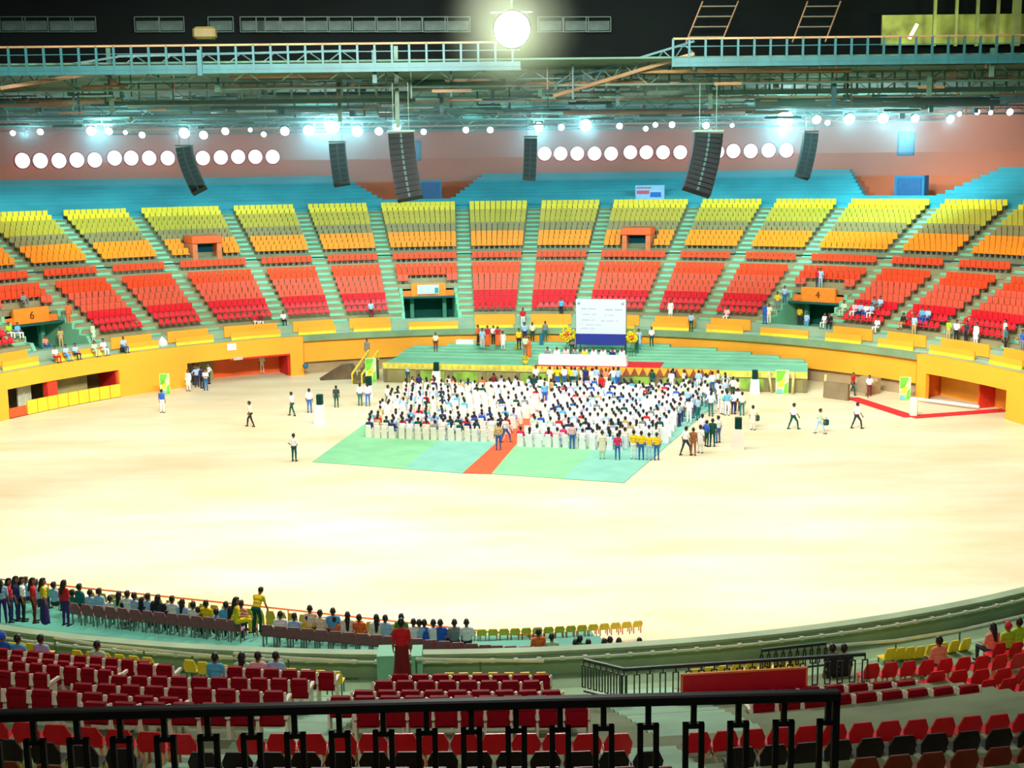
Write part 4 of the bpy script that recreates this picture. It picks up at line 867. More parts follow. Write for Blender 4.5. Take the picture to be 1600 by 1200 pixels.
for x0, y0, x1, y1, n, R, wh in [
    (5, 1013, 225, 1032, 10, 43.4, 'front row of the left block'), (368, 1041, 510, 1049, 6, 43.9, 'short front row left of the stair'), (27, 1024, 175, 1041, 7, 44.5, 'second row of the left block'),
    (5, 1031, 165, 1046, 7, 45.5, 'third row of the left block'), (228, 1036, 258, 1038, 2, 44.6, 'pair between left rows'), (-20, 1046, 65, 1051, 4, 46.5, 'short row by the left stair top'),
    (188, 1055, 468, 1060, 10, 45.6, 'fourth row of the left block'), (131, 1067, 428, 1079, 9, 47.2, 'fifth row of the left block'), (-12, 1072, 265, 1089, 8, 48.8, 'left row nearest the rail'), (150, 1096, 425, 1099, 7, 49.8, 'left row behind the rail'),
    (625, 1053, 845, 1053, 8, 43.6, 'front row of the middle block'), (600, 1063, 830, 1063, 8, 45.2, 'second row of the middle block'), (568, 1078, 861, 1078, 9, 46.8, 'third row of the middle block'), (532, 1087, 878, 1087, 10, 48.4, 'fourth row of the middle block'), (575, 1100, 900, 1100, 9, 50, 'middle row behind the rail'),
    (1077, 1084, 1414, 1063, 10, 46.0, 'front row of the right block'), (1192, 1092, 1512, 1070, 9, 48.0, 'second row of the right block')]:
    zt = ztop((x0 + x1) / 2, (y0 + y1) / 2, R)
    seat_row(TS, None, x0, y0, x1, y1, n, zt, .92, wh, 'theatre_seat', 'dark red padded seat', 'dark red padded theatre seats of the near stand')
BS = bucket('bucket_seat', mat('bright_red_plastic', (222, 16, 34), .4, .06, 6), mat('orange_cream_leg', (240, 150, 90), .5))
for x0, y0, x1, y1, n, R, wh in [(1560, 1003, 1612, 1001, 3, 44.3, 'top short row at the right edge'), (1361, 1035, 1590, 1019, 9, 45.5, 'long row behind the black panel rail'), (1462, 1047, 1600, 1041, 5, 46.6, 'second row at the right edge'), (1542, 1060, 1605, 1056, 3, 47.8, 'third row at the right edge'),
    (-8, 1122, 285, 1144, 7, 53.0, 'row seen through the left rail'), (392, 1143, 965, 1143, 13, 53.5, 'row seen through the middle rail'), (1090, 1141, 1600, 1111, 13, 53.2, 'row seen through the right rail')]:
    zt = ztop((x0 + x1) / 2, (y0 + y1) / 2, R)
    seat_row(BS, None, x0, y0, x1, y1, n, zt, .86, wh, 'bucket_seat', 'bright red plastic seat', 'bright red plastic seats of the near stand', .5)
DS = bucket('stadium_seat', mat('black_maroon_plastic', (22, 6, 8), .5, .1, 5), mat('olive_yellow_leg', (190, 176, 70), .5))  # shade over these rows is put into the seat colour
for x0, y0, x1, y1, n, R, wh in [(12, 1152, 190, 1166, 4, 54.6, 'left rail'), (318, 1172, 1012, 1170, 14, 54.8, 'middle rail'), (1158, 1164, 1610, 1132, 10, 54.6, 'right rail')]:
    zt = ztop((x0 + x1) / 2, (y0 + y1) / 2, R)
    seat_row(DS, None, x0, y0, x1, y1, n, zt, .86, 'upper row behind the ' + wh, 'dark_seat', 'shade coloured maroon seat', 'shade coloured maroon seats behind the rail', .53)
XS = bucket('stadium_seat', mat('red_brown_plastic', (120, 40, 20), .5, .1, 5), mat('yellow_leg', (220, 190, 60), .5))
for x0, y0, x1, y1, n, R, wh in [(12, 1186, 80, 1192, 2, 56, 'left rail'), (330, 1196, 1030, 1194, 13, 56.2, 'middle rail'), (1350, 1180, 1610, 1160, 6, 56, 'right rail')]:
    zt = ztop((x0 + x1) / 2, (y0 + y1) / 2, R)
    seat_row(XS, None, x0, y0, x1, y1, n, zt, .86, 'lowest row behind the ' + wh, 'brown_seat', 'red brown plastic seat', 'red brown seats behind the rail', .53)
BR = bucket('stadium_seat', mat('dusty_maroon_plastic', (158, 84, 90), .6, .12, 6), mat('grey_leg', (130, 140, 130), .5))
for x0, y0, x1, y1, n, R, wh in [(117, 941, 366, 967, 14, 34.9, 'back row left of the aisle'), (418, 975, 758, 1006, 17, 34.9, 'back row right of the aisle'), (776, 1007, 862, 1010, 5, 34.9, 'tail end of the back row')]:
    seat_row(BR, None, x0, y0, x1, y1, n, ztop((x0 + x1) / 2, (y0 + y1) / 2, R), .86, wh, 'folding_seat', 'dusty maroon plastic seat', 'dusty maroon seats of the lower tier', .40)
YS = bucket('stadium_seat', mat('yellow_plastic_bright', (250, 214, 30), .5, .06, 6), mat('teal_seat_leg', (40, 120, 120), .5))
ylist = [8, 22, 36, 50, 64] + [122, 144, 166, 188, 210, 232] + [297, 318, 350] + [456, 479, 502, 525] + [702, 724, 746, 770, 795, 820, 845]
for j, x in enumerate(ylist):
    y = np.interp(x, [0, 64, 122, 232, 297, 350, 456, 545, 700, 850], [1000, 1003, 1013, 1024, 1028, 1036, 1041, 1047, 1048, 1047]); p = atR(x, y, 41.6); ph = math.atan2(p.x, -p.y)
    place(YS if j == 0 else copy_tree(YS), p - Vector((0, 0, .80)), ph, (.8, 1, .9), label=f'yellow plastic seat behind the parapet, {nth(j+1)} from left', cat='seat', group='yellow seats behind the near parapet')
for j, x in enumerate([1085, 1107, 1129, 1151, 1173, 1195, 1218, 1242, 1390, 1405, 1420, 1436, 1454, 1472, 1490, 1508]):
    y = np.interp(x, [1085, 1250, 1390, 1436, 1508], [1042, 1022, 1010, 1007, 995]); p = atR(x, y, 41.6); ph = math.atan2(p.x, -p.y)
    place(copy_tree(YS), p - Vector((0, 0, .80)), ph, (.8, 1, .9), label=f'yellow plastic seat on the right behind the parapet, {nth(j+1)} from left', cat='seat', group='yellow seats behind the right near parapet')
# front line of yellow and orange chairs at the arena edge
FCH = bucket('front_chair', mat('yellow_chair_plastic', (244, 208, 60), .5, .08, 6), mat('orange_chair_leg', (232, 110, 40), .5))
nf = 58
for j in range(nf):
    x = 6 + j * (996 - 6) / (nf - 1); y = np.interp(x, [0, 400, 800, 1000], [909, 951, 994, 1004]); p = atR(x, y, 31.9); ph = math.atan2(p.x, -p.y)
    o = FCH if j == 0 else copy_tree(FCH)
    place(o, Vector((p.x, p.y, .3)), ph, (.8, .8, max(.6, (p.z - .3) / .86)), label=f'yellow plastic chair in the front line by the arena floor, {nth(j+1)} from left', cat='chair', group='yellow front line chairs by the arena floor')
mb = MB(); pts = []
for x in range(0, 1001, 25):
    y = np.interp(x, [0, 400, 800, 1000], [905, 947, 991, 1002]); pts.append(atR(x, y, 31.5))
for q in range(len(pts) - 1): mb.tube(pts[q], pts[q + 1], .035, n=6)
for q in range(0, len(pts), 3): mb.tube(pts[q], (pts[q].x, pts[q].y, 0), .03, n=5)
mb.build('front_rail', mat('orange_rail', (236, 120, 40), .5), label='thin orange rail running in front of the yellow chairs', cat='railing')

# rails of the walkway behind the parapet
def walkrail(xs, name, lab, dy=0, R=42.2, m=None, top=.55):
    pts = [atR(x, y + dy, R) for x, y in xs]; t = empty(name, (0, 0, 0), label=lab, cat='railing'); mb = MB()
    for q in range(len(pts) - 1): mb.tube(pts[q], pts[q + 1], .05, n=6)
    mb.build('top_rail', m or mat('pale_rail', (190, 205, 180), .5), t)
    mb = MB(); L_ = 0
    for q in range(len(pts) - 1):
        k = max(1, int((pts[q + 1] - pts[q]).length / 1.4))
        for i in range(k): c_ = pts[q].lerp(pts[q + 1], i / k); mb = MB(); mb.tube(c_, (c_.x, c_.y, 2.3), .03, n=5); mb.build('post', M_steel, t)
walkrail([(85, 996), (150, 1007), (300, 1022), (370, 1028)], 'walkway_rail', 'pale rail over the walkway, left of the seated three', R=41.0)
walkrail([(365, 1021), (450, 1028), (560, 1034)], 'walkway_rail', 'pale rail over the walkway behind the three people in white', R=41.0)
walkrail([(650, 1030), (850, 1033)], 'walkway_rail', 'pale rail over the walkway right of the woman in red', R=41.0)
walkrail([(1290, 1010), (1400, 1001), (1500, 985), (1600, 962)], 'walkway_rail', 'pale rail over the walkway at the right side', R=41.0)

# green masonry of the stair openings by the woman in red
for x, y, wd in ((604, 1030, .5), (652, 1030, .3)):
    p = atR(x, y, 40.4); mb = MB(); mb.box((0, 0, 0), (wd, .9, 1.0)); o = mb.build('trim_4', M_green); o.location = (p.x, p.y, 2.8); struct(o)

# --- black railings
def baluster(h_stem, w_, h_rect, b):
    mb = MB(); mb.box((0, 0, -h_stem / 2), (b, b, h_stem)); z0 = -h_stem
    mb.box((0, 0, z0 - b / 2), (w_, b, b)); mb.box((0, 0, z0 - h_rect + b / 2), (w_, b, b))
    for sx in (-1, 1): mb.box((sx * (w_ - b) / 2, 0, z0 - h_rect / 2), (b, b, h_rect))
    return mb
YR = -65.6
p0, p1 = atY(-40, 1104, YR), atY(1312, 1101, YR); zr = (p0.z + p1.z) / 2; s_ = proj(p0.x, YR, zr)[2]
t = empty('black_railing', (0, YR, zr), label='big black iron railing across the foreground', cat='railing')
mb = MB(); mb.box(((p0.x + p1.x) / 2, 0, 0), (p1.x - p0.x, .1, 17 / s_), bev=.015); mb.build('handrail', M_black, t)
mb = MB(); mb.box(((p0.x + p1.x) / 2, 0, -1.12), (p1.x - p0.x, .06, .06)); mb.build('bottom_rail', M_black, t)
bm = baluster(.18, .185, .78, .047).mesh('baluster', M_black)
for x in [-20, 50, 118, 186, 255, 323, 391, 459, 529, 598, 666, 736, 806, 875, 943, 1013, 1084, 1154, 1225, 1294]:
    p = atY(x, 1104, YR); o = bpy.data.objects.new('baluster', bm); COL.objects.link(o); o.parent = t; o.location = (p.x, 0, -.04)
for x in (-20, 1306):
    p = atY(x, 1104, YR); mb = MB(); mb.box((p.x, .0, -.6), (.06, .06, 1.25)); mb.build('end_post', M_black, t)
# middle railing with the red panel
a_ = atR(912, 1031, 44.5); zz = a_.z
c1 = at(975, 1046, zz); c2 = at(1352, 1022, zz)
def rail_run(t, a, b, n, h, m, w_=.17):
    d_ = b - a; L_ = d_.length; an = math.atan2(d_.y, d_.x); 
    mb = MB(); mb.box(((a.x + b.x) / 2, (a.y + b.y) / 2, a.z), (L_, .08, .08), 0, None, an); mb.build('handrail', m, t)
    mb = MB(); mb.box(((a.x + b.x) / 2, (a.y + b.y) / 2, a.z - h + .05), (L_, .05, .05), 0, None, an); mb.build('bottom_rail', m, t)
    me = baluster(.14, w_, h - .28, .03).mesh('baluster', m)
    me2 = None
    for q in range(n + 1):
        c_ = a.lerp(b, q / n); o = bpy.data.objects.new('baluster', me); COL.objects.link(o); o.parent = t; o.location = c_; o.rotation_euler = (0, 0, an)
t = empty('stair_railing', (0, 0, 0), label='black railing around the stair opening, bearing a red panel', cat='railing')
M_blk2 = mat('worn_black_iron', (30, 42, 40), .5, .15, 2)
rail_run(t, a_, c1, 7, .9, mat('grey_green_iron', (70, 84, 70), .5, .2, 2), .12); rail_run(t, c1, c2, 19, .9, M_blk2)
p0, p1 = at(1064, 1051, zz - .1), at(1258, 1040, zz - .1); d_ = p1 - p0; an = math.atan2(d_.y, d_.x); mid = (p0 + p1) / 2
mb = MB(); mb.box((mid.x, mid.y - .12, zz - .42), (d_.length, .05, .62), 0, None, an); mb.build('red_panel', mat('crimson_board', (196, 8, 34), .6, .04, 2), t)
mb = MB()
for dz, hh in ((-.1, .05), (-.74, .05)): mb.box((mid.x, mid.y - .14, zz + dz), (d_.length + .05, .06, hh), 0, None, an)
for q in (p0, p1): mb.box((q.x, q.y - .14, zz - .42), (.05, .06, .66), 0, None, an)
mb.build('panel_frame', mat('orange_frame', (240, 120, 60), .5), t)
t = empty('far_stair_railing', (0, 0, 0), label='small black railing behind the railing with the red panel', cat='railing'); q0, q1 = atR(1190, 1016, 42.4), atR(1290, 1019, 42.4); q1.z = q0.z; rail_run(t, q0, q1, 9, .7, M_blk2, .1)

#@@PART5
# ------------------------------------------------------------ people
# a body is laid out as tapering limbs, fused into one continuous skin by a voxel remesh; tags choose skin, cloth, hair
SKIN, SHIRT, PANTS, HAIR, SHOE, EYE, LIP = range(7)
def sub(a, b): return Vector(a) - Vector(b)
def person_parts(pose, long_hair=False, dress=None, sleeves='short', cap=False):
    B = []
    def L(a, b, ra, rb, tg): B.append((Vector(a), Vector(b), ra, rb, tg))
    seated = pose in ('sit', 'sit_lean')
    hip = Vector((0, 0, .50 if seated else .93)); lean = {'bend': .55, 'sit_lean': .25, 'walk': .06, 'sit': -.03}.get(pose, 0)
    if pose == 'bend': hip = Vector((0, -.1, .90))
    def T(h, dy=0, x=0): return hip + Vector((x, sin(lean) * h + dy, cos(lean) * h))
    # torso
    L(T(-.02, 0, -.07), T(-.02, 0, .07), .125, .125, PANTS); L(T(.10, 0, -.055), T(.10, 0, .055), .115, .115, SHIRT); L(T(.22, 0, -.05), T(.22, 0, .05), .12, .12, SHIRT)
    L(T(.36, .0, -.085), T(.36, 0, .085), .115, .115, SHIRT); L(T(.46, -.01, -.14), T(.46, -.01, .14), .07, .07, SHIRT)
    L(T(.46), T(.58, .01), .06, .055, SKIN)
    hd = T(.665, .02); f = Vector((0, 1, 0)) if pose != 'bend' else Vector((0, .7, -.7)); u = Vector((0, 0, 1)) if pose != 'bend' else Vector((0, .7, .7)); r_ = Vector((1, 0, 0))
    L(hd - u * .03 + f * .01, hd + u * .04, .086, .096, SKIN); L(hd - u * .07 + f * .045, hd - u * .05 + f * .05, .045, .05, SKIN)
    L(hd + f * .094 + u * .0, hd + f * .114 - u * .028, .011, .017, SKIN)
    for s in (-1, 1):
        L(hd + r_ * s * .096 + u * .01, hd + r_ * s * .098 - u * .035, .018, .012, SKIN)
        L(hd + r_ * s * .034 + f * .084 + u * .012, hd + r_ * s * .034 + f * .086 + u * .012, .018, .018, EYE)
    L(hd - u * .06 + f * .093 - r_ * .02, hd - u * .06 + f * .093 + r_ * .02, .011, .011, LIP)
    L(hd + u * .068 - f * .02, hd + u * .035 - f * .045, .093, .096, HAIR); L(hd + u * .09 + f * .035, hd + u * .085, .064, .075, HAIR); L(hd - f * .055 - u * .015, hd - f * .05, .066, .08, HAIR)
    if long_hair: L(hd - f * .075 - u * .02, T(.34, -.15), .085, .045, HAIR); L(hd - f * .06 - r_ * .05, hd - f * .06 + r_ * .05 - u * .1, .06, .06, HAIR)
    if cap: L(hd + u * .10 + f * .06, hd + u * .09 + f * .15, .05, .03, HAIR)
    sl = PANTS if False else SHIRT; fa = SHIRT if sleeves == 'long' else SKIN
    def hand(w_, d_, palm):          # palm, four fingers of their own length, thumb from the palm's side
        d_ = Vector(d_).normalized(); p_ = Vector(palm).normalized(); s_ = d_.cross(p_).normalized()
        c0 = w_ + d_ * .03; c1 = w_ + d_ * .085
        for q, (o_, ln) in enumerate(((-.032, .058), (-.011, .072), (.011, .078), (.032, .066))):
            k0 = c1 + s_ * o_; L(w_ + s_ * o_ * .5, k0, .019, .014, SKIN); k1 = k0 + d_ * ln * .5 + p_ * .006 * (q + 1) * .5; L(k0, k1, .011, .010, SKIN); L(k1, k1 + d_ * ln * .42 + p_ * .018, .010, .008, SKIN)
        b_ = w_ + d_ * .03 + s_ * .03; k1 = b_ + s_ * .03 + d_ * .03 + p_ * .008; L(b_, k1, .015, .012, SKIN); L(k1, k1 + d_ * .03 + s_ * .006 + p_ * .012, .012, .009, SKIN)
    for s in (-1, 1):
        sh = T(.45, -.01, s * .185)
        if pose == 'stand': el = sh + Vector((s * .05, -.02, -.28)); wr = el + Vector((s * .01, .07, -.24)); pd = (0, .15, -1)
        elif pose == 'hips': el = sh + Vector((s * .17, -.08, -.22)); wr = el + Vector((-s * .15, .10, -.16)); pd = (-s, .4, -.4)
        elif pose == 'front': el = sh + Vector((s * .05, .02, -.27)); wr = el + Vector((-s * .10, .22, .02)); pd = (-s * .7, .6, .1)
        elif pose == 'walk': el = sh + Vector((s * .05, s * .10, -.26)); wr = el + Vector((0, .10 + s * .05, -.22)); pd = (0, .4 + s * .1, -1)
        elif pose == 'raise': el = sh + (Vector((s * .12, .12, .12)) if s > 0 else Vector((s * .05, 0, -.28))); wr = el + (Vector((0, .12, .22)) if s > 0 else Vector((0, .1, -.22))); pd = (0, .2, 1) if s > 0 else (0, .2, -1)
        elif pose == 'bend': el = sh + Vector((s * .04, .06, -.27)); wr = el + Vector((0, .12, -.22)); pd = (0, .3, -1)
        else: el = sh + Vector((s * .06, .04, -.27)); wr = el + Vector((-s * .09, .23, -.03)); pd = (-s * .4, .9, -.1)
        L(sh, sh.lerp(el, .55), .062, .052, SHIRT); L(sh.lerp(el, .5), el, .05, .042, SHIRT if sleeves != 'none' else SKIN); L(el, wr, .041, .028, fa); hand(wr, pd, (-s * .6, .2, -.2) if pose not in ('sit', 'sit_lean') else (0, 0, -1))
        hj = hip + Vector((s * .09, 0, -.03))
        if seated: kn = hj + Vector((s * .05, .43, .02)); an = kn + Vector((0, -.02, -.42))
        elif pose == 'walk': kn = hj + Vector((s * .01, .20 * s + .06, -.42 + .04 * (s > 0))); an = kn + Vector((0, .05 * s - .12 if s < 0 else .06, -.40))
        elif pose == 'bend': kn = hj + Vector((s * .03, .10, -.40)); an = kn + Vector((0, -.08, -.40))
        else: kn = hj + Vector((s * .02, .02, -.42)); an = kn + Vector((s * .01, -.03, -.41))
        an.z = .07 if not (pose == 'walk' and s < 0) else .10
        L(hj, kn, .092, .060, PANTS); L(kn, kn.lerp(an, .35) - Vector((0, .015, 0)), .058, .058, PANTS); L(kn.lerp(an, .35), an, .056, .040, PANTS); L(an - Vector((0, .05, .03)), an + Vector((0, .15, -.03)), .037, .034, SHOE)
    if dress == 'kurta':             # a long loose tunic
        if seated: L(T(.05), T(.0, .25), .15, .17, SHIRT)
        else: L(T(.1, 0, -.05), T(-.38, 0, -.07), .125, .15, SHIRT); L(T(.1, 0, .05), T(-.38, 0, .07), .125, .15, SHIRT)
    if dress == 'skirt' and not seated:
        L(T(-.05, 0, -.05), Vector((-.08, hip.y, .14)), .13, .17, PANTS); L(T(-.05, 0, .05), Vector((.08, hip.y, .14)), .13, .17, PANTS)
    return B
def capsule(mb, a, b, ra, rb, mi, n=10):
    d = b - a; ln = d.length; d = d.normalized() if ln > 1e-5 else Vector((0, 0, 1)); prof = []
    for q in range(4): t_ = pi / 2 * q / 3.3; prof.append((max(ra * sin(t_), .001), -ra * cos(t_)))
    prof.append((ra, 0)); prof.append((rb, ln))
    for q in range(3, -1, -1): t_ = pi / 2 * q / 3.3; prof.append((max(rb * sin(t_), .001), ln + rb * cos(t_)))
    M = Matrix.Translation(a) @ Vector((0, 0, 1)).rotation_difference(d).to_matrix().to_4x4(); mb.lathe(prof, n, mi, M)
PM = {}
def fuse(parts, voxel, ratio):
    mb = MB()
    for a, b, ra, rb, tg in parts: capsule(mb, a, b, ra, rb, tg)
    me = mb.mesh('person', []); o = bpy.data.objects.new('tmp_person', me); COL.objects.link(o)
    r = o.modifiers.new('r', 'REMESH'); r.mode = 'VOXEL'; r.voxel_size = voxel
    s = o.modifiers.new('s', 'SMOOTH'); s.iterations = 2; s.factor = .5
    if ratio < 1: d = o.modifiers.new('d', 'DECIMATE'); d.ratio = ratio
    dg = bpy.context.evaluated_depsgraph_get(); m2 = bpy.data.meshes.new_from_object(o.evaluated_get(dg)); bpy.data.objects.remove(o)
    n = len(m2.polygons); C = np.empty(n * 3); m2.polygons.foreach_get('center', C); C = C.reshape(-1, 3)
    best = np.full(n, 1e9); tag_ = np.zeros(n, int)
    for a, b, ra, rb, tg in parts:
        a = np.array(a); b = np.array(b); d = b - a; L2 = max(d @ d, 1e-9); t = np.clip(((C - a) @ d) / L2, 0, 1)
        ds = np.linalg.norm(C - (a + t[:, None] * d), axis=1) - (ra + (rb - ra) * t)
        ds -= {EYE: .006, LIP: .006, HAIR: .004}.get(tg, 0)
        k = ds < best; best[k] = ds[k]; tag_[k] = tg
    for _ in range(7): m2.materials.append(None)
    m2.polygons.foreach_set('material_index', tag_.astype(np.int32)); m2.polygons.foreach_set('use_smooth', [True] * n); m2.update()
    return m2
M_skin = mat('brown_skin', (150, 98, 66), .6, .05, 6); M_hair = mat('black_hair', (16, 13, 12), .5, .1, 8); M_shoe = mat('dark_shoe', (40, 32, 28), .5); M_eye = mat('dark_eye', (20, 14, 12), .3); M_lip = mat('lip', (120, 60, 50), .5)
CLO = {'white': (246, 246, 246), 'cream': (244, 232, 206), 'sky blue': (90, 180, 232), 'blue': (36, 96, 200), 'light blue': (170, 205, 240), 'lavender': (178, 176, 226), 'yellow': (244, 206, 20), 'lime': (170, 224, 40), 'green': (60, 150, 60), 'red': (214, 20, 36), 'magenta': (220, 40, 100),
       'orange': (246, 110, 40), 'peach': (240, 150, 118), 'pink': (244, 190, 196), 'mint': (196, 224, 190), 'dark green': (24, 84, 76), 'navy': (30, 40, 104), 'black': (24, 24, 30), 'grey': (130, 140, 145), 'denim blue': (44, 104, 176), 'maroon': (120, 24, 30), 'brown': (150, 92, 50), 'purple': (56, 34, 110), 'teal': (28, 110, 110), 'dark grey': (58, 66, 76), 'tan': (206, 176, 120)}
CM = {k: mat('cloth_' + k.replace(' ', '_'), v, .8, .05, 8) for k, v in CLO.items()}
PK = {}
def proto_person(key):
    if key in PK: return PK[key]
    pose, lh, dr, slv, cap = key
    PK[key] = fuse(person_parts(pose, lh, dr, slv, cap), .0135, .55); return PK[key]
def person(p, fac, pose, shirt, pants, label, lh=False, dress=None, slv='short', cap=False, hair=None, sc=None, skin=None, group=None, near=True):
    o = bpy.data.objects.new('person', proto_person((pose, lh, dress, slv, cap))); COL.objects.link(o)
    for i, m in enumerate((skin or M_skin, CM[shirt], CM[pants], hair or M_hair, M_shoe, M_eye, M_lip)): o.material_slots[i].link = 'OBJECT'; o.material_slots[i].material = m
    k = sc or RND.uniform(.95, 1.04); place(o, p, fac, (k, k, k), label=label, cat='person', group=group); return o
def face(p, deg): return rad(deg)     # 0 looks to the far side, 180 to the camera

# people on the arena floor: x, y of the feet, pose, turn, shirt, trousers, words
for x, y, pose, deg, sh, pa, lab, kw in [
    (254, 645, 'stand', 20, 'blue', 'white', 'person in blue top and white trousers standing before the left poster', {}),
    (295, 611, 'stand', 200, 'white', 'white', 'person in white tunic at the left side of the group by the wall opening', dict(dress='kurta', slv='long')),
    (308, 605, 'hips', 160, 'light blue', 'navy', 'person in light blue shirt behind the group by the wall opening', {}), (316, 607, 'stand', 30, 'navy', 'black', 'person in navy clothes in the middle of the group by the wall opening', {}),
    (322, 610, 'front', 190, 'white', 'denim blue', 'person in white shirt and blue trousers in the group by the wall opening', {}), (304, 601, 'stand', 120, 'dark grey', 'dark grey', 'person in dark grey clothes at the back of the wall opening group', {}), (312, 600, 'stand', 170, 'grey', 'black', 'person in grey shirt at the back of the wall opening group', {}), (327, 600, 'hips', 230, 'white', 'dark grey', 'person in white shirt at the right side of the wall opening group', {}),
    (392, 667, 'walk', -70, 'cream', 'black', 'person in cream shirt and black trousers walking alone on the left floor', {}), (457, 650, 'walk', -60, 'white', 'dark green', 'person in white shirt and dark green trousers walking beside the man in jeans', {}),
    (484, 645, 'stand', 10, 'white', 'denim blue', 'person in white shirt and blue jeans standing left of the draped speaker', {}), (526, 637, 'stand', 0, 'dark grey', 'dark green', 'person in dark grey clothes standing alone right of the draped speaker', {}),
    (460, 721, 'hips', 25, 'white', 'dark green', 'person in white shirt standing near the front left carpet corner', {}), (563, 634, 'stand', 15, 'white', 'teal', 'person in white shirt and teal trousers, left one of the pair behind the crowd corner', {}), (575, 635, 'stand', -10, 'white', 'denim blue', 'person in white shirt and blue jeans, right one of the pair behind the crowd corner', {}),
    (606, 638, 'walk', 60, 'white', 'grey', 'person in white shirt walking at the left back corner of the crowd', {}), (638, 598, 'stand', 170, 'light blue', 'dark green', 'person in light blue shirt at the platform front left of the draped speaker', {}), (645, 622, 'hips', 100, 'white', 'black', 'person in white shirt and black skirt at the left edge of the crowd', dict(dress='skirt')),
    (410, 584, 'stand', 180, 'cream', 'cream', 'person in cream clothes inside the orange recess of the left wall', {}), (455, 584, 'stand', 180, 'pink', 'cream', 'person in pink shirt at the corner of the orange recess', {}),
    (1239, 671, 'walk', 75, 'white', 'dark green', 'person in white shirt and dark green trousers walking on the right floor', {}), (1280, 678, 'walk', 90, 'mint', 'light blue', 'person in pale green shirt walking right with a dark bag', {}), (1338, 670, 'walk', 80, 'white', 'dark grey', 'person in white shirt walking toward the red carpet bend', {}), (1176, 672, 'stand', 40, 'cream', 'white', 'person in cream tunic with dark bag right of the crowd', dict(dress='kurta')),
    (1332, 617, 'walk', 150, 'red', 'dark green', 'person in red top on the dark steps at the red carpet end', {}), (1358, 620, 'walk', 200, 'white', 'maroon', 'person in white shirt at the top of the bent red carpet', {}),
    (965, 719, 'stand', 5, 'magenta', 'denim blue', 'person in magenta top and blue jeans standing at the crowd front edge', {}), (1002, 719, 'stand', 0, 'yellow', 'denim blue', 'person in yellow shirt at the crowd front, left of the yellow three', {}), (1014, 719, 'hips', 10, 'yellow', 'light blue', 'person in yellow shirt at the crowd front, middle of the yellow three', {}), (1026, 719, 'stand', -10, 'yellow', 'denim blue', 'person in yellow shirt at the crowd front, right of the yellow three', {}),
    (990, 718, 'stand', 15, 'yellow', 'white', 'person in yellow shirt and white trousers beside the yellow three', {}), (941, 718, 'stand', 0, 'cream', 'mint', 'person in cream tunic left of the magenta top at the crowd front', dict(dress='kurta')), (894, 702, 'stand', 10, 'pink', 'denim blue', 'person in pink top standing at the front row near the red aisle', {}),
    (1071, 712, 'walk', 60, 'white', 'dark grey', 'person in white shirt walking just right of the yellow three', {}), (1083, 712, 'stand', 20, 'brown', 'brown', 'person in brown clothes right of the walking man at the crowd edge', {}), (1094, 708, 'stand', 30, 'white', 'white', 'person in white tunic right of the brown clothed person', dict(dress='kurta')),
    (1104, 698, 'hips', 60, 'blue', 'dark green', 'person in blue shirt in the small group before the right speaker stand', {}), (1113, 698, 'stand', 20, 'dark green', 'dark green', 'person in dark green clothes in the small group before the right speaker stand', {}), (1122, 692, 'stand', -30, 'white', 'denim blue', 'person in white shirt in the small group before the right speaker stand', {}), (1097, 690, 'front', 0, 'white', 'navy', 'person in white shirt at the back of the small group before the right speaker stand', {}),
    (752, 712, 'stand', 0, 'white', 'white', None, {}), (779, 704, 'stand', 0, 'tan', 'denim blue', 'person in tan shirt and blue jeans at the red aisle front, left side', {}), (790, 692, 'walk', 60, 'white', 'denim blue', 'person in white shirt stepping at the red aisle front, left side', {}),
    (851, 632, 'stand', 170, 'sky blue', 'blue', 'person in sky blue clothes standing at the back of the red aisle', {}), (845, 622, 'stand', 0, 'white', 'navy', 'person in white top and navy trousers behind the red aisle', {}), (862, 626, 'stand', 60, 'tan', 'brown', 'person in tan clothes at the back of the red aisle', {}),
    (835, 618, 'stand', 30, 'dark green', 'dark green', 'person in dark green behind the left half near the red aisle', dict(dress='kurta')), (772, 616, 'stand', 0, 'maroon', 'maroon', 'person in maroon standing behind the left half of the crowd', dict(dress='kurta')), (940, 620, 'stand', 0, 'red', 'red', 'person in red standing behind the right half of the crowd', dict(dress='kurta')), (655, 617, 'stand', 20, 'navy', 'white', 'person in navy top at the left back of the crowd', {})]:
    if lab is None: continue
    person(at(x, y, 0), rad(-deg), pose, sh, pa, lab, group='people on the arena floor', **kw)
# bag carried by the pale green shirt, dark bag by the cream tunic
for x, y, lab in ((1287, 662, 'dark bag carried by the person in pale green shirt'), (1179, 655, 'dark bag held by the person in cream tunic')):
    p = at(x, y + 12, .0) + Vector((.12, -.1, .62)); mb = MB(); mb.box((0, 0, 0), (.36, .18, .4), bev=.05); mb.tube((-.1, 0, .18), (0, 0, .34), .015, n=5); mb.tube((.1, 0, .18), (0, 0, .34), .015, n=5); o = mb.build('shoulder_bag', CM['dark green'], label=lab, cat='bag'); o.location = p
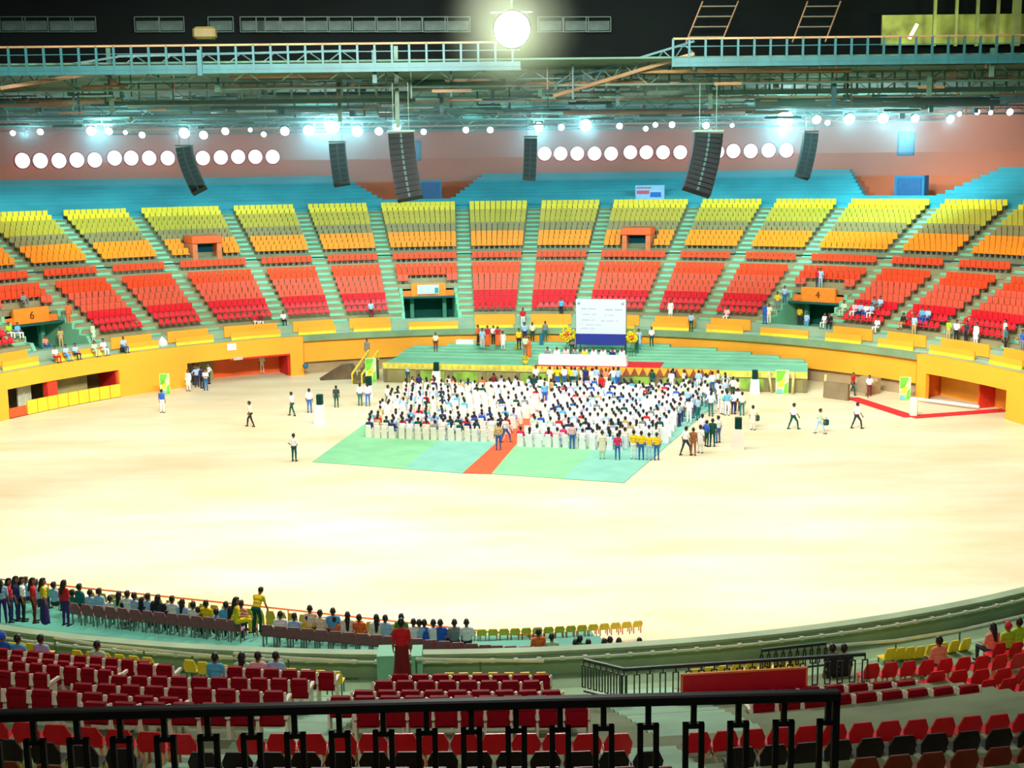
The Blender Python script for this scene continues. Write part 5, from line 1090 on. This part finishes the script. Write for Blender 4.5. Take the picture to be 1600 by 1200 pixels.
# people standing along the stage front
for q, (x, y, sh, pa, pose, deg) in enumerate([(841, 602, 'white', 'light blue', 'stand', 180), (861, 604, 'cream', 'cream', 'stand', 0), (874, 603, 'yellow', 'blue', 'hips', 10), (884, 604, 'white', 'denim blue', 'stand', 30), (893, 606, 'yellow', 'dark green', 'stand', 350), (901, 604, 'light blue', 'teal', 'stand', 20), (911, 604, 'cream', 'white', 'stand', 300),
        (920, 602, 'navy', 'navy', 'raise', 200), (926, 606, 'white', 'white', 'stand', 0), (934, 605, 'light blue', 'white', 'stand', 15), (951, 603, 'peach', 'cream', 'stand', 180), (962, 604, 'white', 'sky blue', 'hips', 10), (966, 608, 'light blue', 'blue', 'stand', 340), (1024, 603, 'dark green', 'teal', 'stand', 0), (1054, 606, 'navy', 'cream', 'stand', 10), (1049, 612, 'white', 'white', 'stand', 30)]):
    p = at(x, y, 0); p -= VA * max(0, p.dot(VA) - (V0 - .55))
    person(p, rad(-deg), pose, sh, pa, f'person in {sh} top standing before the stage garland, {nth(q+1)} from left', group='people standing before the stage')
# people on the platform and its steps
def on_step(x, y):                     # foot point on the stepped platform
    for z in [DZ + k * .11 for k in range(8)]:
        p = at(x, y, z); v = p.dot(VA); k = 0 if v < V0 + 3.6 else 1 + int((v - V0 - 3.6) / 1.1); 
        if abs(DZ + min(k, 7) * .11 - z) < .07: return p
    return p
for x, y, pose, deg, sh, pa, lab, kw in [(574, 561, 'stand', 200, 'grey', 'grey', 'person in grey standing at the left end of the platform', {}), (681, 549, 'stand', 190, 'cream', 'maroon', 'person in cream shirt and maroon trousers on the left steps', {}), (786, 547, 'stand', 180, 'white', 'white', 'person in long white tunic on the steps left of the stage', dict(dress='kurta', slv='long')), (771, 538, 'stand', 150, 'white', 'black', 'person in white shirt and black trousers in the group on the steps', {}),
    (762, 541, 'stand', 200, 'red', 'orange', 'person in red and orange clothes, left in the group on the steps', dict(dress='skirt')), (778, 540, 'hips', 170, 'red', 'orange', 'person in red and orange clothes, right in the group on the steps', dict(dress='skirt')), (754, 545, 'stand', 180, 'light blue', 'light blue', 'person in pale blue clothes right of the small white table', {}), (747, 540, 'stand', 120, 'orange', 'black', 'person in orange behind the small white table', {}),
    (820, 535, 'stand', 180, 'light blue', 'navy', 'person in light blue top and navy trousers on the steps below the rim', {}), (821, 556, 'stand', 180, 'mint', 'brown', 'person in pale top on the steps by the yellow flower pot', {}), (826, 558, 'stand', 200, 'orange', 'orange', 'person in orange clothes beside the yellow flower pot', dict(dress='skirt')),
    (832, 534, 'stand', 185, 'cream', 'dark green', 'person in cream shirt on the steps left of the head table', {}), (852, 533, 'stand', 170, 'grey', 'teal', 'person in grey shirt on the steps behind the table end', {}), (916, 538, 'stand', 180, 'olive' if 'olive' in CM else 'tan', 'dark grey', 'person in tan standing before the blue band of the screen', {}), (894, 556, 'stand', 0, 'grey', 'dark grey', 'person in grey standing before the head table', {}),
    (811, 546, 'stand', 160, 'yellow', 'black', 'person in yellow shirt near the small pot left of the stage', {}), (998, 546, 'stand', 185, 'light blue', 'sky blue', 'person in light blue beside the right column speaker', dict(dress='kurta')), (1018, 541, 'stand', 180, 'white', 'dark green', 'person in white shirt on the steps right of the screen', {})]:
    person(on_step(x, y), rad(-deg), pose, sh, pa, lab, group='people on the platform', **kw)
# dignitaries at the head table with their chairs
M_hc = mat('white_chair_cover', (236, 236, 240), .8, .03, 2)
for q in range(9):
    u = ua + .5 + (ub - ua - 1.0) * q / 8; v = V0 + 1.85; c = W(u, v, DZ + .03); sh = ['grey', 'white', 'pink', 'grey', 'yellow', 'white', 'white', 'navy', 'white'][q]
    person(c, ANG + pi, 'sit', sh, ['white', 'cream', 'black', 'grey', 'tan', 'white', 'white', 'navy', 'white'][q], f'person in {sh} seated behind the head table, {nth(q+1)} from left', group='people seated at the head table', sc=1.0)
    t = empty('draped_chair', c, ANG + pi, label=f'white covered chair behind the head table, {nth(q+1)} from left', cat='chair', group='chairs at the head table')
    mb = MB(); mb.box((0, -.02, .2), (.46, .46, .40), bev=.03); mb.build('seat', M_hc, t); mb = MB(); mb.box((0, -.24, .55), (.46, .06, 1.1), bev=.02); mb.build('backrest', M_hc, t)

# people on the far walkway, its benches and in the far seats (feet x, y; height found from the bowl)
def on_bowl(x, y):                    # where the sight line through (x, y) meets the far bowl
    R = 37.0
    while R < 50:
        p = atR(x, y, R, True); t_ = math.atan2(p.x, p.y); gate = any(KIND[i] == 'L' and EDG[i] + .018 < t_ < EDG[i + 1] - .018 for i in range(len(KIND)))
        h = 3.36 if R < 39.2 else (3.5 if gate and R < R0 + 5 * RUN else (4.1 if R < 40.2 else Z0 + int((R - R0) / RUN) * RISE))
        if p.z <= h:
            q = Vector((p.x, p.y, h)); f = 1
            if R < 39.2: f = 37.6 / R
            elif R < 40.2 and not gate: f = 39.75 / R
            return Vector((p.x * f, p.y * f, h))
        R += .05
    return at(x, y, 3.5)
for q, (x, y, z, pose, deg, sh, pa, words) in enumerate([
    (818, 511, 3.45, 'stand', 180, 'red', 'white', 'person in white and red top standing high at the rim aisle'), (153, 547, 3.5, 'stand', 160, 'mint', 'mint', 'person in pale tunic by the left gate side wall'), (200, 552, 3.4, 'sit', 180, 'light blue', 'denim blue', 'person in light blue seated on the rim, black bag beside'), (96, 545, 3.5, 'stand', 190, 'tan', 'tan', 'person in tan inside the left gate'), (110, 534, 3.5, 'stand', 180, 'orange', 'orange', 'person in orange inside the left gate'), (72, 549, 3.5, 'sit', 180, 'peach', 'blue', 'person in peach crouching inside the left gate'),
    (42, 537, 3.9, 'sit', 180, 'grey', 'grey', 'person in grey seated beside the left gate stair'), (15, 530, 4.6, 'sit', 180, 'lime', 'white', 'person in green seated among red seats at the left edge'), (29, 535, 4.6, 'sit', 180, 'sky blue', 'white', 'person in sky blue seated among red seats at the left edge'), (80, 566, 3.4, 'sit', 180, 'white', 'red', 'person in white seated on the left rim'), (94, 563, 3.4, 'sit', 180, 'light blue', 'sky blue', 'person in light blue seated on the left rim'), (103, 560, 3.4, 'sit', 180, 'light blue', 'navy', 'person in light blue and navy seated on the left rim'),
    (138, 556, 3.4, 'sit', 180, 'mint', 'mint', 'person in mint seated on the left rim'), (151, 554, 3.4, 'sit', 180, 'white', 'white', 'person in white seated on the left rim below the stair'), (402, 522, 3.4, 'sit', 180, 'red', 'white', 'person in red seated on the rim above the recess, left'), (410, 521, 3.4, 'sit', 180, 'maroon', 'white', 'person in maroon seated on the rim above the recess, middle'), (446, 517, 3.4, 'sit', 180, 'white', 'black', 'person in white seated on the rim above the recess, right'),
    (582, 513, 3.4, 'stand', 180, 'light blue', 'maroon', 'person in light blue standing on the far rim left of the middle gate'), (876, 497, 4.1, 'stand', 200, 'sky blue', 'black', 'person in sky blue shirt walking on the upper orange bench'), (1045, 503, 4.1, 'stand', 180, 'white', 'white', 'person in white tunic standing right of the screen on the bench'), (1076, 520, 3.45, 'stand', 180, 'light blue', 'dark green', 'person in light blue shirt at the right rim corner'), (1132, 515, 3.4, 'sit', 180, 'pink', 'white', 'person in pink seated on the rim right of the screen'),
    (1191, 513, 3.5, 'stand', 180, 'blue', 'blue', 'person in blue standing at the left side of gate four'), (1200, 511, 3.5, 'stand', 180, 'cream', 'cream', 'person in cream standing at the left side of gate four'), (1214, 509, 3.5, 'stand', 180, 'yellow', 'grey', 'person in yellow standing left in gate four'), (1225, 510, 3.5, 'stand', 180, 'light blue', 'denim blue', 'person in light blue standing left in gate four'), (1249, 510, 3.5, 'stand', 180, 'yellow', 'dark grey', 'person in yellow standing in the middle of gate four'), (1260, 518, 3.45, 'stand', 180, 'light blue', 'sky blue', 'person in light blue and sky blue standing before gate four'),
    (1276, 507, 3.5, 'stand', 180, 'red', 'dark grey', 'person in red standing right in gate four'), (1281, 487, 4.2, 'stand', 180, 'light blue', 'light blue', 'person in light blue under the header of gate four'), (1283, 523, 3.4, 'sit', 180, 'white', 'white', 'person in white seated on the rim below gate four'), (1291, 525, 3.4, 'sit_lean', 160, 'black', 'black', 'person in black leaning on the rim below gate four'), (1318, 501, 4.4, 'sit', 180, 'mint', 'mint', 'person in mint seated beside the stair right of gate four'),
    (1335, 503, 4.4, 'sit', 180, 'pink', 'white', 'first of the row seated right of gate four, in pink'), (1344, 504, 4.4, 'sit', 180, 'light blue', 'navy', 'second of the row seated right of gate four, in light blue'), (1353, 505, 4.4, 'sit', 180, 'white', 'blue', 'third of the row seated right of gate four, in white'), (1361, 506, 4.4, 'sit', 180, 'light blue', 'white', 'last of the row seated right of gate four, in light blue'), (1365, 489, 5.2, 'sit', 180, 'grey', 'green', 'person in grey seated higher among the red seats right of gate four'), (1375, 488, 5.2, 'sit', 180, 'light blue', 'grey', 'person in light blue seated higher among the red seats right of gate four'),
    (1411, 514, 4.2, 'sit', 180, 'black', 'tan', 'person in black seated at the stair foot on the right side'), (1364, 530, 3.4, 'sit', 180, 'white', 'white', 'person in white seated low on the rim below the orange benches'), (1421, 530, 3.6, 'stand', 180, 'light blue', 'tan', 'person in light blue and tan standing on the right walkway'), (1440, 513, 4.4, 'sit', 180, 'sky blue', 'blue', 'person in sky blue seated, left of the two by the stair'), (1449, 515, 4.4, 'sit', 180, 'light blue', 'blue', 'person in light blue seated, right of the two by the stair'),
    (1474, 536, 3.6, 'stand', 180, 'lime', 'tan', 'person in lime standing on the right walkway'), (1486, 541, 3.6, 'stand', 170, 'white', 'black', 'person in white shirt and black trousers on the right walkway'), (1501, 542, 3.6, 'stand', 190, 'dark grey', 'black', 'person in dark suit on the right walkway'), (1516, 546, 3.6, 'stand', 180, 'white', 'white', 'person in white tunic on the right walkway'), (1562, 551, 3.6, 'stand', 200, 'teal', 'black', 'person in teal standing near the right edge of the walkway'), (1569, 543, 3.7, 'stand', 200, 'white', 'grey', 'person in white beside the teal clothed one near the right edge'), (1590, 553, 3.6, 'stand', 180, 'blue', 'grey', 'person in blue standing at the right edge of the walkway')]):
    kw = dict(dress='kurta', slv='long') if 'tunic' in words else {}
    p = on_bowl(x, y)
    person(p, -math.atan2(p.x, p.y) + pi + rad(180 - deg), pose, sh, pa, words, group='people along the far rim', **kw)
mb = MB(); mb.box((0, 0, .2), (.5, .3, .4), bev=.08); o = mb.build('black_bag', CM['black'], label='black bag on the rim beside the seated light blue person', cat='bag'); o.location = at(193, 550, 3.42)
p = at(254, 540, 3.42); mb = MB(); mb.lathe([(.5, 0), (.35, .4), (.03, .75)], 10); o = mb.build('white_cloth_heap', M_white, label='white pointed cloth heap on the left rim', cat='cloth'); o.location = p

# ------------------------------------------------------------ crowd on the carpet
CA = -rad(15.5); CU, CV = Vector((cos(CA), sin(CA), 0)), Vector((-sin(CA), cos(CA), 0)); CO = at(795, 694, 0)
def inside(x, y, P):
    c = False; n = len(P)
    for i in range(n):
        (x0, y0), (x1, y1) = P[i], P[i - 1]
        if (y0 > y) != (y1 > y) and x < (x1 - x0) * (y - y0) / (y1 - y0) + x0: c = not c
    return c
LP = [(570, 684), (600, 687), (690, 690), (772, 694), (793, 682), (838, 646), (852, 618), (850, 611), (640, 611), (612, 632), (597, 646)]
RP = [(811, 699), (870, 700), (948, 707), (1042, 694), (1058, 668), (1062, 640), (1092, 618), (1080, 607), (868, 609), (858, 636), (838, 664)]
def covered_chair(lod=0):
    mb = MB()
    mb.add([(-.22, -.24, 0), (.22, -.24, 0), (.24, .24, 0), (-.24, .24, 0), (-.2, -.2, .45), (.2, -.2, .45), (.21, .2, .46), (-.21, .2, .46)], [(4, 5, 6, 7), (0, 1, 5, 4), (1, 2, 6, 5), (2, 3, 7, 6), (3, 0, 4, 7)])
    mb.add([(-.21, -.27, 0), (.21, -.27, 0), (.21, -.19, .4), (-.21, -.19, .4), (-.19, -.27, .86), (.19, -.27, .86), (.17, -.22, .9), (-.17, -.22, .9)], [(0, 1, 5, 4), (3, 2, 6, 7), (4, 5, 6, 7), (0, 4, 7, 3), (1, 2, 6, 5)])
    return mb
sp = []
for side, P in ((0, LP), (1, RP)):
    for r in range(0, 26):
        row = []
        for c in range(-60, 60):
            w_p = CO + CU * (c * .56 + (.14 if side else 0) + (.28 if r % 2 else 0)) + CV * (r * .9 - 3.2)
            x, y, s = proj(w_p.x, w_p.y, 0)
            if inside(x, y, P): row.append((w_p + CU * RND.uniform(-.07, .07) + CV * RND.uniform(-.12, .12), x, y))
        if row: sp.append((side, row))
chairs = []; rn = [0, 0]
for side, row in sp:
    rn[side] += 1
    for j, (w_p, x, y) in enumerate(row):
        k = len(row) - j if side == 0 else j + 1       # counted from the aisle
        chairs.append((w_p, x, y, side, rn[side], k))
chairs.sort(key=lambda c: -proj(c[0].x, c[0].y, 0)[2])
M_cov = [mat('cream_chair_cover', (246, 236, 222), .8, .03, 2), mat('white_chair_cover2', (244, 246, 250), .8, .03, 2)]
cme = [covered_chair().mesh('covered_chair', m) for m in M_cov]
half_ = ['left', 'right']
for c in chairs[:300]:
    o = bpy.data.objects.new('covered_chair', cme[c[3]]); COL.objects.link(o)
    place(o, (c[0].x, c[0].y, .035), CA, (.92, .92, .92), label=f'{["cream","white"][c[3]]} covered chair, {nth(c[5])} from the orange aisle, {nth(c[4])} row from front, {half_[c[3]]} half', cat='chair', group=f'covered chairs of the {half_[c[3]]} half')
merge('covered_chair_rows', covered_chair(), [(c[0].x, c[0].y, .035, -CA, {0: c[3]}, .92) for c in chairs[300:]], M_cov, label='further rows of cream and white covered chairs toward the stage', cat='chairs', kind='stuff')
CW = ['white'] * 11 + ['cream'] * 4 + ['light blue'] * 3 + ['blue', 'navy', 'sky blue', 'pink', 'grey', 'mint', 'dark green', 'tan', 'lavender', 'red']
def density(x, y, side):
    if side == 1: return .55
    if y > 668: return .72 if y < 690 else .5
    if x > 800: return .35
    if y < 620: return .75
    if x < 640 and y > 640: return .25
    if x < 700: return .5
    return .38 if y < 650 else .30
sit = []
for c in chairs:
    if RND.random() < density(c[1], c[2], c[3]):
        sh = RND.choice(CW)
        if c[2] > 676 and c[3] == 0 and RND.random() < .35: sh = RND.choice(['red', 'red', 'navy', 'dark green'])
        if c[3] == 1 and c[2] > 685 and c[1] < 900 and RND.random() < .5: sh = RND.choice(['red', 'magenta', 'navy', 'magenta'])
        if c[2] < 614 and RND.random() < .5: sh = RND.choice(['red', 'red', 'sky blue', 'dark green', 'orange'])
        sit.append((c, sh, RND.choice(['white', 'white', 'cream', 'light blue', 'grey', 'white', 'denim blue'])))
keyS = [('sit', False, None, 'short', False), ('sit_lean', False, None, 'short', False), ('sit', True, None, 'short', False)]
NIND = 40
for i, (c, sh, pa) in enumerate(sit[:NIND]):
    k = RND.choice(keyS); person(Vector((c[0].x, c[0].y, .03)) - CV * .02, CA + RND.uniform(-.2, .2), k[0], sh, pa, f'person in {sh} seated {nth(c[5])} from the orange aisle, {nth(c[4])} row from front, {half_[c[3]]} half', lh=k[1], group=f'seated people of the {half_[c[3]]} half', sc=.97)
def low_person(key, ratio=.035):
    me = fuse(person_parts(*key), .024, .12); mb = MB(); mb.v = [tuple(v.co) for v in me.vertices]; mb.f = [tuple(p.vertices) for p in me.polygons]; mb.m = [p.material_index for p in me.polygons]; mb.sm = [True] * len(mb.f); return mb
CN = list(CLO); CML = [CM[k] for k in CN] + [M_skin, M_hair, M_shoe]; nC = len(CN)
def mm_(sh, pa): return {SKIN: nC, SHIRT: CN.index(sh), PANTS: CN.index(pa), HAIR: nC + 1, SHOE: nC + 2, EYE: nC + 1, LIP: nC}
lowS = low_person(keyS[0]); rest_p = sit[NIND:]
merge('seated_crowd', lowS, [(c[0].x, c[0].y, .03, -CA + RND.uniform(-.3, .3), mm_(sh, pa), .97) for c, sh, pa in rest_p], CML, label='seated people in mostly white shirts filling the rows nearer the stage', cat='people', kind='stuff')
# people standing packed at the right side of the carpet
STP = [(1056, 668), (1082, 664), (1098, 656), (1130, 650), (1150, 652), (1166, 650), (1150, 622), (1120, 600), (1085, 597), (1068, 612), (1066, 640)]
ct = 0; tries = 0; got = []
while ct < 46 and tries < 4000:
    tries += 1; x, y = RND.uniform(1050, 1170), RND.uniform(594, 672)
    if not inside(x, y, STP): continue
    p = at(x, y, 0)
    if p.dot(VA) > V0 - .8 or any((p - g).length < .55 for g in got): continue
    got.append(p); ct += 1
got.sort(key=lambda p: proj(*p)[0])
for q, p in enumerate(got):
    sh = RND.choice(['white'] * 7 + ['light blue', 'cream', 'light blue', 'sky blue', 'mint']); pa = RND.choice(['dark green', 'navy', 'black', 'teal', 'denim blue', 'white'])
    person(p, rad(RND.uniform(-60, 60)), RND.choice(['stand', 'stand', 'hips', 'front']), sh, pa, f'person in {sh} top standing in the packed right side crowd, {nth(q+1)} from left', group='people standing packed right of the seated crowd')

# ------------------------------------------------------------ people in the near stand
def at_head(x, y, R, seatH=1.18): p = atR(x, y, R); return p - Vector((0, 0, seatH)), math.atan2(p.x, -p.y)
hd_pos = [(124, 917, 'teal', 0), (141, 926, 'light blue', 0), (155, 924, 'light blue', 0), (172, 935, 'white', 0), (186, 929, 'mint', 1), (199, 928, 'white', 0), (210, 931, 'light blue', 0), (222, 938, 'navy', 1), (231, 932, 'light blue', 0), (247, 934, 'dark grey', 1), (269, 936, 'white', 0), (285, 941, 'light blue', 1), (302, 945, 'white', 0), (322, 943, 'yellow', 0), (338, 956, 'sky blue', 0), (353, 945, 'sky blue', 0), (361, 952, 'yellow', 1), (377, 943, 'peach', 0),
    (438, 960, 'white', 0), (460, 963, 'light blue', 0), (484, 951, 'cream', 0), (481, 965, 'yellow', 0), (500, 958, 'cream', 0), (520, 955, 'sky blue', 0), (523, 968, 'orange', 0), (543, 961, 'cream', 0), (543, 968, 'white', 1), (561, 965, 'orange', 0), (588, 965, 'white', 0), (589, 970, 'cream', 1), (602, 966, 'light blue', 0), (627, 964, 'green', 0), (646, 972, 'white', 0), (655, 975, 'light blue', 0), (663, 975, 'blue', 0), (677, 974, 'white', 0), (688, 973, 'blue', 0), (710, 979, 'grey', 0), (729, 984, 'white', 0),
    (841, 988, 'orange', 0), (862, 995, 'mint', 0), (899, 1004, 'black', 0), (906, 998, 'green', 0), (919, 1004, 'dark green', 0), (944, 1003, 'black', 0), (953, 1000, 'maroon', 0), (967, 1002, 'navy', 0), (999, 1002, 'grey', 0), (84, 914, 'light blue', 0), (56, 910, 'light blue', 0), (40, 906, 'light blue', 0), (192, 945, 'white', 0), (113, 926, 'teal', 0), (240, 944, 'light blue', 1), (310, 953, 'navy', 0), (259, 948, 'navy', 0)]
hd_pos.sort()
for q, (x, y, sh, lh) in enumerate(hd_pos):
    R = 33.2 if y > np.interp(x, [0, 400, 1000], [925, 952, 1004]) - 14 + 4 else 32.2
    p = atR(x, y, 33.2 if x < 800 else 34.9); zf = p.z - 1.18; ph = math.atan2(p.x, -p.y)
    person(Vector((p.x, p.y, max(.35 if x < 800 else .0, zf))), ph + RND.uniform(-.2, .2), 'sit', sh, 'dark grey', f'person in {sh} seated in the lower tier by the arena, {nth(q+1)} from left', lh=bool(lh), group='seated people of the near lower tier', sc=1)
# left standing women and children, yellow shirted man, woman in red on the stair
for x, y, R, pose, turn, sh, pa, lab, kw in [
    (5, 978, 36.6, 'stand', -40, 'light blue', 'purple', 'woman with long hair in pale blue top at the left edge of the lower tier', dict(lh=True)), (18, 976, 36.2, 'stand', 60, 'red', 'navy', 'girl with long hair in red, first from the left edge', dict(lh=True)), (29, 974, 36.6, 'stand', 60, 'navy', 'navy', 'girl with long hair in navy between the red and white tops', dict(lh=True)), (38, 975, 36.4, 'stand', 50, 'white', 'black', 'girl with long hair in a white top near the left edge', dict(lh=True)),
    (55, 977, 36.6, 'stand', 50, 'red', 'maroon', 'girl with long hair in red between the white and yellow tops', dict(lh=True)), (71, 978, 36.7, 'stand', 40, 'yellow', 'purple', 'girl with long hair in yellow top and purple skirt near the left edge', dict(lh=True, dress='skirt')), (104, 982, 36.9, 'stand', 10, 'red', 'purple', 'girl with long hair in red top and purple trousers standing alone', dict(lh=True)),
    (404, 986, 34.6, 'bend', 10, 'yellow', 'dark green', 'man in yellow shirt and dark green trousers bending in the aisle gap', {}), (629, 1060, 42.9, 'stand', 0, 'red', 'maroon', 'woman in long red dress standing on the stair between the blocks', dict(dress='skirt', lh=False)), (372, 990, 35.6, 'sit', 60, 'yellow', 'yellow', 'person in yellow sitting at the end of the maroon seat row', dict(lh=True))]:
    if pose != 'sit': p = atR(x, y, R)
    else: p = atR(x, y, R)
    if x < 110: p = atR(x, y - 4, R)
    person(p, math.atan2(p.x, -p.y) - rad(turn), pose, sh, pa, lab, sc={'bend': .93}.get(pose, .93 if x < 110 else .98), group='people standing in the near stand', **kw)
capm = mat('blue_cap_cloth', (30, 90, 210), .8); capr = mat('red_cap_cloth', (210, 30, 50), .8)
for x, y, R, sh, lab, kw in [
    (4, 994, 42.9, 'blue', 'person in blue shirt and blue cap seated at the left edge', dict(hair=capm)), (28, 998, 42.9, 'sky blue', 'person in sky blue shirt seated, second from the left edge', {}), (64, 998, 42.9, 'lavender', 'person in lavender shirt seated, third from the left edge', {}), (152, 1008, 42.9, 'mint', 'person in pale olive shirt seated alone in the left block', {}),
    (336, 1027, 43.0, 'sky blue', 'person in sky blue shirt seated alone left of the three in pale tops', {}), (378, 1026, 43.0, 'mint', 'person with bushy hair in mint top, left of the three', dict(lh=True)), (403, 1025, 43.0, 'pink', 'person in pale pink shirt, middle of the three', {}), (431, 1025, 43.0, 'light blue', 'person in light blue shirt, right of the three', {}),
    (1467, 1001, 44.4, 'peach', 'person in peach top seated alone above the red seats', {}), (1551, 980, 43.6, 'peach', 'woman with dark hair in peach top near the right edge', dict(lh=True)), (1575, 978, 43.6, 'lime', 'person in lime top and red cap near the right edge', dict(hair=capr)), (1592, 972, 43.6, 'lime', 'person with black hair in lime top at the right edge', {})]:
    p = atR(x, y, R); ph = math.atan2(p.x, -p.y); person(p - Vector((0, 0, 1.18)), ph, 'sit', sh, 'dark grey', lab, sc=1.0, group='seated people of the near upper block', **kw)
for x, lab in ((1301, 'dark clothed person at the railing end, left of the two'), (1319, 'dark clothed person at the railing end, right of the two')):
    p = atR(x, 1012, 43.4); person(p - Vector((0, 0, 1.60)), math.atan2(p.x, -p.y), 'stand', 'black', 'black', lab, sc=.98, group='two people behind the stair railing')
